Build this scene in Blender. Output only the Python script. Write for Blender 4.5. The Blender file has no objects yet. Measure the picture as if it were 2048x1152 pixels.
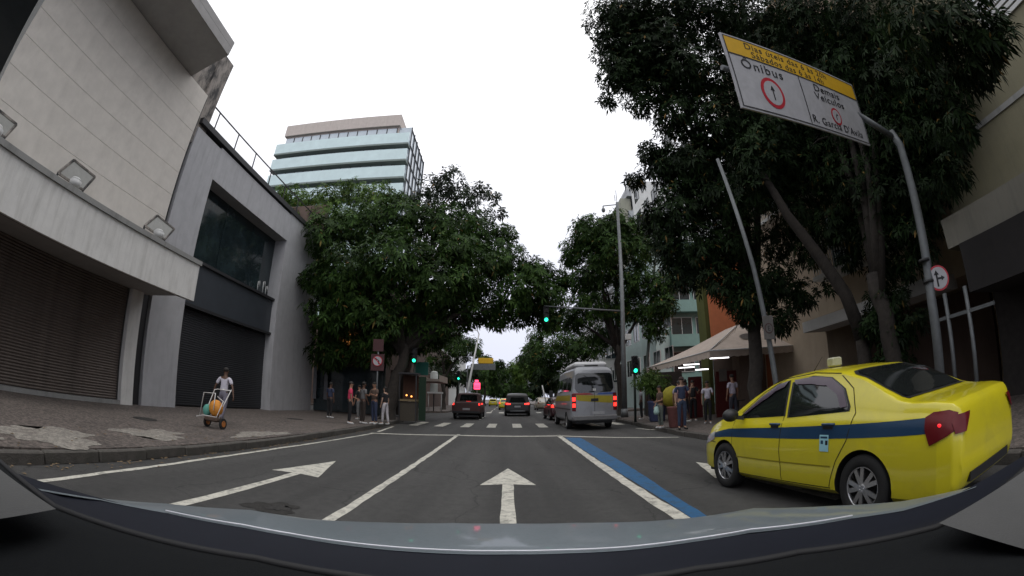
import bpy, bmesh, math, random
import numpy as np
from mathutils import Vector, Matrix
random.seed(7); rng = np.random.default_rng(7)
PI = math.pi; R = math.radians
sc = bpy.context.scene; COL = sc.collection

# ---------------- camera (real wide dashcam lens: equidistant fisheye) ----------------
TILT, YAW, EYE = R(15.12), R(0.54), 1.35
cd = bpy.data.cameras.new('camera'); cam = bpy.data.objects.new('camera', cd); COL.objects.link(cam)
cam.location = (0, 0, EYE); cam.rotation_euler = (PI/2+TILT, 0, -YAW)
cd.type = 'PANO'; cd.panorama_type = 'FISHEYE_LENS_POLYNOMIAL'
cd.sensor_width = 36; cd.sensor_height = 20.25; cd.sensor_fit = 'HORIZONTAL'
cd.fisheye_polynomial_k0 = 0; cd.fisheye_polynomial_k1 = -(2048/36)/845
cd.fisheye_polynomial_k2 = 0; cd.fisheye_polynomial_k3 = 0; cd.fisheye_polynomial_k4 = 0
cd.fisheye_fov = R(200)
cd.clip_start = 0.02; cd.clip_end = 3000
sc.camera = cam

# ---------------- overcast sky, weak broad sun ----------------
wd = bpy.data.worlds.new('World'); sc.world = wd; wd.use_nodes = True
nt = wd.node_tree; nt.nodes.clear()
sky = nt.nodes.new('ShaderNodeTexSky'); sky.sky_type = 'NISHITA'; sky.sun_disc = False
sky.sun_elevation = R(55); sky.sun_rotation = R(-20); sky.air_density = 1.0; sky.dust_density = 3.0
hs = nt.nodes.new('ShaderNodeHueSaturation'); hs.inputs['Saturation'].default_value = 0.25
nt.links.new(sky.outputs[0], hs.inputs['Color'])
tc = nt.nodes.new('ShaderNodeTexCoord'); sx = nt.nodes.new('ShaderNodeSeparateXYZ'); nt.links.new(tc.outputs['Generated'], sx.inputs[0])
cr = nt.nodes.new('ShaderNodeValToRGB'); nt.links.new(sx.outputs['Z'], cr.inputs[0])
cr.color_ramp.elements[0].position = 0.0; cr.color_ramp.elements[0].color = (6.9, 7.2, 8.7, 1)
cr.color_ramp.elements[1].position = 0.75; cr.color_ramp.elements[1].color = (13.2, 13.2, 13.5, 1)
e = cr.color_ramp.elements.new(0.3); e.color = (8.3, 8.5, 9.5, 1)
cn = nt.nodes.new('ShaderNodeTexNoise'); cn.inputs['Scale'].default_value = 1.6; cn.inputs['Detail'].default_value = 4
nt.links.new(tc.outputs['Generated'], cn.inputs['Vector'])
cm = nt.nodes.new('ShaderNodeMapRange'); cm.inputs['To Min'].default_value = 0.88; cm.inputs['To Max'].default_value = 1.12
nt.links.new(cn.outputs['Fac'], cm.inputs['Value'])
cx = nt.nodes.new('ShaderNodeVectorMath'); cx.operation = 'SCALE'
nt.links.new(cr.outputs[0], cx.inputs[0]); nt.links.new(cm.outputs[0], cx.inputs['Scale'])
mx = nt.nodes.new('ShaderNodeMix'); mx.data_type = 'RGBA'; mx.inputs['Factor'].default_value = 0.88
nt.links.new(hs.outputs[0], mx.inputs['A']); nt.links.new(cx.outputs[0], mx.inputs['B'])
bg = nt.nodes.new('ShaderNodeBackground'); bg.inputs['Strength'].default_value = 0.1
nt.links.new(mx.outputs['Result'], bg.inputs['Color'])
wo = nt.nodes.new('ShaderNodeOutputWorld'); nt.links.new(bg.outputs[0], wo.inputs[0])
sl = bpy.data.lights.new('sun', 'SUN'); sl.energy = 0.5; sl.angle = R(25); sl.color = (1, .97, .93)
sun = bpy.data.objects.new('sun', sl); COL.objects.link(sun); sun.rotation_euler = (R(35), 0, R(20))
sc.view_settings.view_transform = 'Standard'; sc.view_settings.look = 'None'
sc.view_settings.exposure = 0.2; sc.view_settings.gamma = 1.0; sc.view_settings.use_curve_mapping = False
sc.render.engine = 'CYCLES'; sc.cycles.use_denoising = True
try: sc.cycles.denoiser = 'OPENIMAGEDENOISE'
except Exception: pass
sc.cycles.max_bounces = 6; sc.cycles.diffuse_bounces = 3; sc.cycles.glossy_bounces = 3
sc.cycles.transmission_bounces = 4; sc.cycles.transparent_max_bounces = 6
sc.cycles.caustics_reflective = False; sc.cycles.caustics_refractive = False
sc.cycles.sample_clamp_indirect = 4

# ---------------- measuring helpers: a bearing in the photo to a real point at a real distance ----------------
def ray(u, v):
    dx, dy = u-1024, v-576; q = math.hypot(dx, dy) or 1e-6; t = q/845.; s = math.sin(t)/q
    x, z, y = dx*s, -dy*s, math.cos(t)
    y, z = y*math.cos(TILT)-z*math.sin(TILT), y*math.sin(TILT)+z*math.cos(TILT)
    return x*math.cos(YAW)+y*math.sin(YAW), -x*math.sin(YAW)+y*math.cos(YAW), z
def atY(u, v, Y): r = ray(u, v); t = Y/r[1]; return Vector((r[0]*t, Y, EYE+r[2]*t))
def atX(u, v, X): r = ray(u, v); t = X/r[0]; return Vector((X, r[1]*t, EYE+r[2]*t))
def atZ(u, v, z): r = ray(u, v); t = (z-EYE)/r[2]; return Vector((r[0]*t, r[1]*t, z))

# ---------------- materials ----------------
MATS = {}
def mat(name, col, rough=.7, metal=0., var=.12, scale=6., bump=.0, bscale=40., spec=.5, emit=None, es=1., coat=0., dirt=None, dscale=.7, damt=.5):
    if name in MATS: return MATS[name]
    m = bpy.data.materials.new(name); m.use_nodes = True; n = m.node_tree; L = n.links.new
    b = n.nodes['Principled BSDF']
    b.inputs['Roughness'].default_value = rough; b.inputs['Metallic'].default_value = metal
    b.inputs['Specular IOR Level'].default_value = spec
    if coat: b.inputs['Coat Weight'].default_value = coat; b.inputs['Coat Roughness'].default_value = .06
    c4 = (*col, 1)
    t = n.nodes.new('ShaderNodeTexCoord')
    if var:
        no = n.nodes.new('ShaderNodeTexNoise'); no.inputs['Scale'].default_value = scale; no.inputs['Detail'].default_value = 7; no.inputs['Roughness'].default_value = .65
        L(t.outputs['Object'], no.inputs['Vector'])
        mr = n.nodes.new('ShaderNodeMapRange'); mr.inputs['From Min'].default_value = .3; mr.inputs['From Max'].default_value = .7
        mr.inputs['To Min'].default_value = 1-var; mr.inputs['To Max'].default_value = 1+var
        L(no.outputs['Fac'], mr.inputs['Value'])
        vm = n.nodes.new('ShaderNodeVectorMath'); vm.operation = 'SCALE'; vm.inputs[0].default_value = col
        L(mr.outputs[0], vm.inputs['Scale']); out = vm.outputs[0]
        if dirt:
            d = n.nodes.new('ShaderNodeTexNoise'); d.inputs['Scale'].default_value = dscale; d.inputs['Detail'].default_value = 9; d.inputs['Roughness'].default_value = .72; d.inputs['Distortion'].default_value = .6
            L(t.outputs['Object'], d.inputs['Vector'])
            r2 = n.nodes.new('ShaderNodeMapRange'); r2.inputs['From Min'].default_value = .48; r2.inputs['From Max'].default_value = .72; r2.inputs['To Max'].default_value = damt
            L(d.outputs['Fac'], r2.inputs['Value'])
            x = n.nodes.new('ShaderNodeMix'); x.data_type = 'RGBA'; L(r2.outputs[0], x.inputs['Factor']); L(out, x.inputs['A']); x.inputs['B'].default_value = (*dirt, 1)
            out = x.outputs['Result']
        L(out, b.inputs['Base Color'])
    else: b.inputs['Base Color'].default_value = c4
    if bump:
        bn = n.nodes.new('ShaderNodeTexNoise'); bn.inputs['Scale'].default_value = bscale; bn.inputs['Detail'].default_value = 5
        L(t.outputs['Object'], bn.inputs['Vector'])
        bp = n.nodes.new('ShaderNodeBump'); bp.inputs['Strength'].default_value = bump; bp.inputs['Distance'].default_value = .02
        L(bn.outputs['Fac'], bp.inputs['Height']); L(bp.outputs[0], b.inputs['Normal'])
    if emit: b.inputs['Emission Color'].default_value = (*emit, 1); b.inputs['Emission Strength'].default_value = es
    MATS[name] = m; return m
def streaked(name, col, streak, sc3=(3., 3., .35), amt=.45, rough=.85, lo=.5, hi=.75):
    """plaster or concrete with rain streaks that run down the wall"""
    if name in MATS: return MATS[name]
    m = mat(name, col, rough, var=.07, scale=2.2, bump=.12, bscale=25); n = m.node_tree; L = n.links.new
    b = n.nodes['Principled BSDF']; src = b.inputs['Base Color'].links[0].from_socket
    t = n.nodes.new('ShaderNodeTexCoord'); mp = n.nodes.new('ShaderNodeMapping'); mp.inputs['Scale'].default_value = sc3
    L(t.outputs['Object'], mp.inputs[0]); no = n.nodes.new('ShaderNodeTexNoise'); no.inputs['Scale'].default_value = 1.3; no.inputs['Detail'].default_value = 8; no.inputs['Roughness'].default_value = .7
    L(mp.outputs[0], no.inputs['Vector']); mr = n.nodes.new('ShaderNodeMapRange'); mr.inputs['From Min'].default_value = lo; mr.inputs['From Max'].default_value = hi; mr.inputs['To Max'].default_value = amt
    L(no.outputs['Fac'], mr.inputs['Value']); x = n.nodes.new('ShaderNodeMix'); x.data_type = 'RGBA'
    L(mr.outputs[0], x.inputs['Factor']); L(src, x.inputs['A']); x.inputs['B'].default_value = (*streak, 1); L(x.outputs['Result'], b.inputs['Base Color'])
    return m
def leafmat(name, col, col2, rough=.6):
    if name in MATS: return MATS[name]
    m = bpy.data.materials.new(name); m.use_nodes = True; n = m.node_tree; L = n.links.new; b = n.nodes['Principled BSDF']
    g = n.nodes.new('ShaderNodeNewGeometry'); r = n.nodes.new('ShaderNodeValToRGB'); L(g.outputs['Random Per Island'], r.inputs[0])
    r.color_ramp.elements[0].color = (*col, 1); r.color_ramp.elements[1].color = (*col2, 1); r.color_ramp.elements[1].position = .85
    e = r.color_ramp.elements.new(.985); e.color = (*col2, 1); e = r.color_ramp.elements.new(1.0); e.color = (.22, .13, .04, 1)
    t = n.nodes.new('ShaderNodeTexCoord'); no = n.nodes.new('ShaderNodeTexNoise'); no.inputs['Scale'].default_value = .55; no.inputs['Detail'].default_value = 3
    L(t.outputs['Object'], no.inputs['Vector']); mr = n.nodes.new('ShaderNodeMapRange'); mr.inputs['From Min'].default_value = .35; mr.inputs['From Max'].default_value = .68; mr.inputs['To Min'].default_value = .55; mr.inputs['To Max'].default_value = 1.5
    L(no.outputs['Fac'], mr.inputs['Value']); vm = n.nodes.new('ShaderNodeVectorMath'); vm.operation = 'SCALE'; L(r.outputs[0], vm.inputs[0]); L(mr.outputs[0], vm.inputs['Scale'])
    L(vm.outputs[0], b.inputs['Base Color']); b.inputs['Roughness'].default_value = rough; b.inputs['Specular IOR Level'].default_value = .12
    tr = n.nodes.new('ShaderNodeBsdfTranslucent'); L(vm.outputs[0], tr.inputs[0]); ms = n.nodes.new('ShaderNodeMixShader'); ms.inputs[0].default_value = .14
    L(b.outputs[0], ms.inputs[1]); L(tr.outputs[0], ms.inputs[2]); L(ms.outputs[0], n.nodes['Material Output'].inputs[0])
    MATS[name] = m; return m

def road_wear(m):
    """tyre-polished lanes, old patches and hair cracks on asphalt"""
    n = m.node_tree; L = n.links.new; b = n.nodes['Principled BSDF']; src = b.inputs['Base Color'].links[0].from_socket
    t = n.nodes.new('ShaderNodeTexCoord'); mp = n.nodes.new('ShaderNodeMapping'); mp.inputs['Scale'].default_value = (1.1, .05, 1); L(t.outputs['Object'], mp.inputs[0])
    a = n.nodes.new('ShaderNodeTexNoise'); a.inputs['Scale'].default_value = 1.2; a.inputs['Detail'].default_value = 6; L(mp.outputs[0], a.inputs['Vector'])
    r = n.nodes.new('ShaderNodeMapRange'); r.inputs['From Min'].default_value = .35; r.inputs['From Max'].default_value = .65; r.inputs['To Min'].default_value = .72; r.inputs['To Max'].default_value = 1.3; L(a.outputs['Fac'], r.inputs['Value'])
    g = n.nodes.new('ShaderNodeTexNoise'); g.inputs['Scale'].default_value = 220; g.inputs['Detail'].default_value = 2; L(t.outputs['Object'], g.inputs['Vector'])
    r2 = n.nodes.new('ShaderNodeMapRange'); r2.inputs['From Min'].default_value = .35; r2.inputs['From Max'].default_value = .7; r2.inputs['To Min'].default_value = .75; r2.inputs['To Max'].default_value = 1.5; L(g.outputs['Fac'], r2.inputs['Value'])
    w = n.nodes.new('ShaderNodeTexNoise'); w.inputs['Scale'].default_value = 1.5; w.inputs['Detail'].default_value = 4; L(t.outputs['Object'], w.inputs['Vector'])
    wa = n.nodes.new('ShaderNodeVectorMath'); wa.operation = 'MULTIPLY_ADD'; wa.inputs[1].default_value = (.7,.7,0); L(w.outputs['Color'], wa.inputs[0]); L(t.outputs['Object'], wa.inputs[2])
    v = n.nodes.new('ShaderNodeTexVoronoi'); v.feature = 'DISTANCE_TO_EDGE'; v.inputs['Scale'].default_value = .42; L(wa.outputs[0], v.inputs['Vector'])
    r3 = n.nodes.new('ShaderNodeMapRange'); r3.inputs['From Min'].default_value = .0; r3.inputs['From Max'].default_value = .006; r3.inputs['To Min'].default_value = .45; r3.inputs['To Max'].default_value = 1; L(v.outputs['Distance'], r3.inputs['Value'])
    cur = None
    for q in (r, r2, r3):
        if cur is None: cur = q.outputs[0]; continue
        mm = n.nodes.new('ShaderNodeMath'); mm.operation = 'MULTIPLY'; L(cur, mm.inputs[0]); L(q.outputs[0], mm.inputs[1]); cur = mm.outputs[0]
    vm = n.nodes.new('ShaderNodeVectorMath'); vm.operation = 'SCALE'; L(src, vm.inputs[0]); L(cur, vm.inputs['Scale']); L(vm.outputs[0], b.inputs['Base Color'])
    return m
def mosaic(m, s=17., amt=.45):
    """small hand-laid stones"""
    n = m.node_tree; L = n.links.new; b = n.nodes['Principled BSDF']; src = b.inputs['Base Color'].links[0].from_socket
    t = n.nodes.new('ShaderNodeTexCoord'); v = n.nodes.new('ShaderNodeTexVoronoi'); v.inputs['Scale'].default_value = s; L(t.outputs['Object'], v.inputs['Vector'])
    e = n.nodes.new('ShaderNodeTexVoronoi'); e.feature = 'DISTANCE_TO_EDGE'; e.inputs['Scale'].default_value = s; L(t.outputs['Object'], e.inputs['Vector'])
    sp = n.nodes.new('ShaderNodeSeparateColor'); L(v.outputs['Color'], sp.inputs[0])
    r = n.nodes.new('ShaderNodeMapRange'); r.inputs['To Min'].default_value = 1-amt; r.inputs['To Max'].default_value = 1+amt; L(sp.outputs[0], r.inputs['Value'])
    r3 = n.nodes.new('ShaderNodeMapRange'); r3.inputs['From Max'].default_value = .07; r3.inputs['To Min'].default_value = .45; L(e.outputs['Distance'], r3.inputs['Value'])
    mm = n.nodes.new('ShaderNodeMath'); mm.operation = 'MULTIPLY'; L(r.outputs[0], mm.inputs[0]); L(r3.outputs[0], mm.inputs[1])
    vm = n.nodes.new('ShaderNodeVectorMath'); vm.operation = 'SCALE'; L(src, vm.inputs[0]); L(mm.outputs[0], vm.inputs['Scale']); L(vm.outputs[0], b.inputs['Base Color'])
    bp = n.nodes.new('ShaderNodeBump'); bp.inputs['Strength'].default_value = .5; bp.inputs['Distance'].default_value = .01; L(r3.outputs[0], bp.inputs['Height']); L(bp.outputs[0], b.inputs['Normal'])
    return m

# ---------------- mesh builder ----------------
class MB:
    def __init__(s): s.v = []; s.f = []; s.m = []; s.sm = []
    def add(s, vs, fs, mi=0, sm=False):
        k = len(s.v); s.v += [tuple(p) for p in vs]; s.f += [tuple(i+k for i in f) for f in fs]; s.m += [mi]*len(fs); s.sm += [sm]*len(fs); return s
    def box(s, x0, x1, y0, y1, z0, z1, mi=0):
        return s.add([(x0,y0,z0),(x1,y0,z0),(x1,y1,z0),(x0,y1,z0),(x0,y0,z1),(x1,y0,z1),(x1,y1,z1),(x0,y1,z1)],
                     [(0,3,2,1),(4,5,6,7),(0,1,5,4),(1,2,6,5),(2,3,7,6),(3,0,4,7)], mi)
    def cbox(s, x0, x1, y0, y1, z0, z1, c=.02, mi=0):
        """box with chamfered vertical and top edges"""
        c = min(c, (x1-x0)*.45, (y1-y0)*.45, (z1-z0)*.45)
        def ring(i, z): return [(x0+i+c,y0+i,z),(x1-i-c,y0+i,z),(x1-i,y0+i+c,z),(x1-i,y1-i-c,z),(x1-i-c,y1-i,z),(x0+i+c,y1-i,z),(x0+i,y1-i-c,z),(x0+i,y0+i+c,z)]
        vs = ring(c,z0)+ring(0,z0+c)+ring(0,z1-c)+ring(c,z1); fs = [tuple(range(7,-1,-1)), tuple(range(24,32))]
        for r in range(3):
            for i in range(8): j=(i+1)%8; fs.append((r*8+i,r*8+j,r*8+8+j,r*8+8+i))
        return s.add(vs, fs, mi)
    def obox(s, c, ax, ay, az, mi=0):
        """oriented box: centre c, half-axis vectors"""
        c, ax, ay, az = map(Vector, (c, ax, ay, az)); vs = []
        for k in (-1,1):
            for (i,j) in ((-1,-1),(1,-1),(1,1),(-1,1)): vs.append(c+ax*i+ay*j+az*k)
        return s.add(vs, [(0,3,2,1),(4,5,6,7),(0,1,5,4),(1,2,6,5),(2,3,7,6),(3,0,4,7)], mi)
    def bar(s, a, b, w=.03, h=None, mi=0):
        a, b = Vector(a), Vector(b); d = (b-a); u = Vector((0,0,1)) if abs(d.normalized().z) < .95 else Vector((0,1,0))
        x = d.cross(u).normalized()*(w/2); y = x.cross(d).normalized()*((h or w)/2); return s.obox((a+b)/2, x, y, d/2, mi)
    def tube(s, pts, rs, n=8, mi=0, cap=True):
        pts = [Vector(p) for p in pts]; rs = [rs]*len(pts) if isinstance(rs, (int, float)) else rs
        vs = []; prev = None
        for i, p in enumerate(pts):
            d = (pts[min(i+1, len(pts)-1)]-pts[max(i-1, 0)]).normalized()
            if prev is None: u = Vector((1,0,0)) if abs(d.x) < .9 else Vector((0,1,0)); a = d.cross(u).normalized()
            else: a = (prev-d*prev.dot(d)).normalized()
            prev = a; b = d.cross(a)
            for k in range(n): t = 2*PI*k/n; vs.append(p+(a*math.cos(t)+b*math.sin(t))*rs[i])
        fs = []
        for i in range(len(pts)-1):
            for k in range(n): j=(k+1)%n; fs.append((i*n+k, i*n+j, (i+1)*n+j, (i+1)*n+k))
        s.add(vs, fs, mi, True)
        if cap:
            q = len(s.v)-len(vs); s.f += [tuple(q+k for k in range(n-1,-1,-1)), tuple(q+(len(pts)-1)*n+k for k in range(n))]; s.m += [mi]*2; s.sm += [False]*2
        return s
    def cyl(s, c, r, h, n=16, r2=None, mi=0, axis='z'):
        c = Vector(c); d = {'z':Vector((0,0,1)),'x':Vector((1,0,0)),'y':Vector((0,1,0))}[axis]
        return s.tube([c, c+d*h], [r, r if r2 is None else r2], n, mi)
    def ball(s, c, rx, ry=None, rz=None, n=10, mi=0):
        ry = ry or rx; rz = rz or rx; vs = []; fs = []; m = n//2
        for i in range(m+1):
            a = -PI/2+PI*i/m
            for k in range(n): t = 2*PI*k/n; vs.append((c[0]+rx*math.cos(a)*math.cos(t), c[1]+ry*math.cos(a)*math.sin(t), c[2]+rz*math.sin(a)))
        for i in range(m):
            for k in range(n): j=(k+1)%n; fs.append((i*n+k,i*n+j,(i+1)*n+j,(i+1)*n+k))
        return s.add(vs, fs, mi, True)
    def prism(s, poly, n, mi=0):
        """extrude a planar 3-D polygon along vector n"""
        n = Vector(n); k = len(poly); vs = [Vector(p) for p in poly]+[Vector(p)+n for p in poly]
        return s.add(vs, [tuple(range(k-1,-1,-1)), tuple(range(k,2*k))]+[(i,(i+1)%k,(i+1)%k+k,i+k) for i in range(k)], mi)
    def grid(s, rows, mi=0, sm=True, close=False):
        n = len(rows[0]); vs = [p for r in rows for p in r]; fs = []
        for i in range(len(rows)-1):
            for k in range(n-1+(1 if close else 0)): j=(k+1)%n; fs.append((i*n+k,i*n+j,(i+1)*n+j,(i+1)*n+k))
        return s.add(vs, fs, mi, sm)
    def build(s, name, mats, parent=None, local=False, kind=None, fix=False):
        me = bpy.data.meshes.new(name)
        off = Vector((0,0,0)) if (parent is None or local) else parent_origin(parent)
        me.from_pydata([(p[0]-off.x, p[1]-off.y, p[2]-off.z) for p in s.v] if off.length else s.v, [], s.f)
        for m in (mats if isinstance(mats, (list, tuple)) else [mats]): me.materials.append(m)
        me.polygons.foreach_set('material_index', s.m); me.polygons.foreach_set('use_smooth', s.sm)
        if fix:
            b = bmesh.new(); b.from_mesh(me); bmesh.ops.remove_doubles(b, verts=b.verts, dist=1e-5); bmesh.ops.recalc_face_normals(b, faces=b.faces); b.to_mesh(me); b.free()
        o = bpy.data.objects.new(name, me); COL.objects.link(o)
        if parent is not None: o.parent = parent
        if kind: o['kind'] = kind
        return o
def parent_origin(p):
    v = Vector((0,0,0))
    while p is not None: v = v+Vector(p.location); p = p.parent
    return v
def thing(name, label, cat, loc=(0,0,0), rz=0., group=None):
    o = bpy.data.objects.new(name, None); COL.objects.link(o); o.location = loc; o.rotation_euler = (0,0,rz); o.empty_display_size = .2
    return tag(o, label, cat, group)
def tag(o, label, cat, group=None):
    o['label'] = label; o['category'] = cat
    if group: o['group'] = group
    return o
def dup(o, loc, rz=None, label=None, group=None):
    c = o.copy(); COL.objects.link(c); c.location = loc
    if rz is not None: c.rotation_euler = (0,0,rz)
    if label: c['label'] = label
    if group: c['group'] = group
    def rec(a, b):
        for ch in list(a.children):
            if ch.name.startswith('~'): continue
            d = ch.copy(); COL.objects.link(d); d.parent = b; rec(ch, d)
    rec(o, c); return c
def inst(o, off, scale=None):
    """one more piece sharing o's mesh"""
    c = o.copy(); COL.objects.link(c); c.location = Vector(o.location)+Vector(off)
    if scale: c.scale = scale
    return c
def struct(o): o['kind'] = 'structure'; return o
def text(body, size, parent, p, ex, up, m, name='lettering', align='LEFT', ext=.002, sx=1., space=1.):
    c = bpy.data.curves.new(name, 'FONT'); c.body = body; c.size = size; c.extrude = ext; c.align_x = align; c.space_character = space; c.resolution_u = 3
    c.materials.append(m); o = bpy.data.objects.new(name, c); COL.objects.link(o)
    ex = Vector(ex).normalized(); up = Vector(up).normalized(); nz = ex.cross(up)
    M = Matrix((ex*sx, up, nz)).transposed().to_4x4(); M.translation = Vector(p)-parent_origin(parent)
    o.parent = parent; o.matrix_local = M; TEXTS.append(o); return o
TEXTS = []
# ---------------- palette ----------------
asphalt = mat('asphalt', (.043,.042,.040), .82, var=.22, scale=9, bump=.5, bscale=160, dirt=(.028,.027,.026), dscale=.5, damt=.6)
road_wear(asphalt)
paint = mat('road_paint', (.56,.54,.47), .75, var=.12, scale=20, bump=.3, bscale=150, dirt=(.10,.10,.09), dscale=7, damt=1.0)
bluep = mat('blue_road_paint', (.014,.095,.22), .75, var=.15, scale=12, bump=.3, bscale=150, dirt=(.03,.05,.07), dscale=6, damt=.9)
pave = mat('portuguese_paving', (.115,.095,.083), .85, var=.25, scale=14, bump=.4, bscale=60, dirt=(.06,.05,.045), dscale=.8, damt=.7)
mosaic(pave)
pave_pale = mat('pale_paving', (.25,.23,.20), .85, var=.3, scale=9, bump=.4, bscale=60, dirt=(.18,.15,.13), dscale=2, damt=.6)
mosaic(pave_pale, 17, .25)
kerbm = mat('kerb_granite', (.075,.068,.06), .85, var=.3, scale=7, bump=.5, bscale=40, dirt=(.05,.05,.04), dscale=2, damt=.8)
iron = mat('cast_iron', (.03,.028,.026), .7, .3, var=.4, scale=30, bump=.4, bscale=50)
white_panel = streaked('white_wall_panel', (.66,.62,.56), (.44,.41,.37), sc3=(1.6,1.6,.5), amt=.3)
white_conc = streaked('stained_white_render', (.68,.67,.64), (.3,.29,.26), amt=.5, lo=.46)
soffit = mat('grey_soffit', (.36,.35,.34), .9, var=.1, scale=2)
conc = streaked('weathered_concrete', (.27,.27,.26), (.09,.09,.085), amt=.6)
conc_dark = streaked('dirty_concrete_pier', (.3,.27,.24), (.04,.04,.04), sc3=(2,2,.8), amt=.95, lo=.42, hi=.6)
greyw = streaked('grey_render', (.42,.42,.43), (.2,.2,.2), amt=.45)
shutter = mat('roller_shutter_paint', (.13,.105,.09), .5, .2, var=.15, scale=3, dirt=(.04,.035,.03))
shut_dark = mat('dark_shutter_paint', (.028,.03,.034), .5, .2, var=.12, scale=3)
navy = mat('dark_blue_cladding', (.045,.052,.062), .45, .1, var=.1, scale=2)
glass_dark = mat('dark_window_glass', (.02,.03,.034), .06, 0, var=.5, scale=1.2, spec=.8)
glass_green = mat('green_balustrade_glass', (.6,.74,.73), .15, 0, var=.08, scale=.5, spec=.7)
glass_sky = mat('curtain_wall_glass', (.5,.56,.6), .1, .2, var=.2, scale=.3, spec=.8)
beige = streaked('beige_facade', (.52,.46,.41), (.3,.26,.23), amt=.3)
black = mat('black_metal', (.012,.012,.013), .5, .3, var=.1)
darkm = mat('dark_frame', (.02,.02,.022), .55, var=.1)
steel = mat('galvanised_steel', (.14,.15,.155), .55, .35, var=.2, scale=5, bump=.1)
whitem = mat('white_painted_metal', (.55,.55,.54), .5, var=.08)
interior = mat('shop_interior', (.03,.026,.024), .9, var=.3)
cream = streaked('cream_plaster', (.42,.34,.25), (.24,.19,.14), amt=.35)
orange = streaked('orange_plaster', (.78,.27,.13), (.5,.2,.1), amt=.25)
olive = streaked('olive_trim', (.1,.11,.03), (.05,.05,.03))
greenw = streaked('pale_green_facade', (.2,.32,.29), (.12,.19,.17), amt=.3)
mint = streaked('mint_facade', (.42,.52,.5), (.25,.32,.3), amt=.3)
whiteb = streaked('white_facade', (.6,.6,.58), (.36,.35,.33), amt=.35)
canvas = mat('cream_canvas', (.5,.42,.36), .9, var=.12, scale=4, bump=.15, dirt=(.35,.28,.22), damt=.5)
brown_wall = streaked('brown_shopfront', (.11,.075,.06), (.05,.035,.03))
red_metal = mat('oxblood_paint', (.1,.012,.012), .5, var=.2)
bark = mat('bark', (.028,.023,.019), .95, var=.4, scale=6, bump=.9, bscale=12)
tyre = mat('tyre_rubber', (.014,.014,.014), .85, var=.2, bump=.2)
alloy = mat('alloy', (.55,.55,.56), .25, .9, var=.05)
carglass = mat('car_glass', (.012,.014,.014), .04, 0, var=0, spec=.9)
redglow = mat('lit_brake_lamp', (.5,.01,.01), .3, emit=(1,.03,.02), es=2.6, var=0)
redlens = mat('red_lens', (.11,.004,.007), .35, var=.1, scale=9, spec=.35)
greenglow = mat('lit_green_lamp', (.02,.5,.3), .3, emit=(.02,1,.5), es=2.6, var=0)
pinkglow = mat('lit_pink_panel', (.6,.05,.1), .4, emit=(1,.06,.16), es=2.2, var=0)
tubeglow = mat('lit_tube', (1,1,1), .4, emit=(1,1,1), es=2.6, var=0)
warmglow = mat('lit_warm_bulb', (1,.4,.1), .4, emit=(1,.35,.08), es=3., var=0)
sign_w = mat('sign_white', (.4,.4,.42), .5, var=.1, scale=5, dirt=(.28,.28,.28), dscale=3)
sign_y = mat('sign_yellow', (.62,.36,.012), .5, var=.08, scale=6)
sign_r = mat('sign_red', (.42,.01,.025), .5, var=.05)
sign_k = mat('sign_black', (.01,.01,.012), .6, var=.0)

# ---------------- ground, road, pavements ----------------
g = MB(); g.add([(-600,-60,-.02),(600,-60,-.02),(600,1600,-.02),(-600,1600,-.02)], [(0,1,2,3)])
struct(g.build('ground', asphalt))
rd = MB(); ys = [-6+1.2*i for i in range(60)]+[70+8*i for i in range(60)]
xs = [-5.3, -2.6, 0, 2.7, 5.4]
rd.grid([[(x, y, -.004+.0*abs(x)) for x in xs] for y in ys], sm=True)
road = struct(rd.build('road', asphalt))
def slab(name, poly, z=.15, m=pave):
    b = MB(); b.prism([(x,y,-.018) for x,y in poly], (0,0,z+.018)); return struct(b.build(name, m))
def arc(cx, cy, r, a0, a1, n=7): return [(cx+r*math.cos(R(a0+(a1-a0)*i/n)), cy+r*math.sin(R(a0+(a1-a0)*i/n))) for i in range(n+1)]
KL = [(-5.45,-6),(-5.45,13.5)]+arc(-9.6,17.5,3.9,-8,60,6)[0:0]+[(-5.5,18),(-5.8,21.5)]+arc(-8.8,22.6,3.0,0,90,6)
sw_l = slab('sidewalk', [(-14,-6)]+KL[0:0]+[(-5.6,-6),(-5.6,17.6),(-5.75,21.5)]+arc(-8.8,22.6,3.0,0,90,6)+[(-60,25.6),(-60,24.8),(-14,24.8)])
KR = [(5.45,-6),(5.45,12.5),(5.7,17)]+[(6.0,21.5)]+arc(8.6,23.2,2.4,180,90,6)
sw_r = slab('sidewalk', [(5.6,-6),(60,-6),(60,25.8),(9.0,25.8)]+[(x+.05,y) for x,y in arc(8.6,23.2,2.4,90,180,6)]+[(6.12,21.5),(5.85,17),(5.6,12.5)])
slab('sidewalk', [(-60,38),(-8.5,38)]+arc(-8.4,40.8,2.6,-90,0,5)+[(-5.8,300),(-60,300)])
slab('sidewalk', [(5.9,300)]+arc(8.6,40.8,2.6,180,270,5)+[(60,38),(60,300)])
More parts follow.
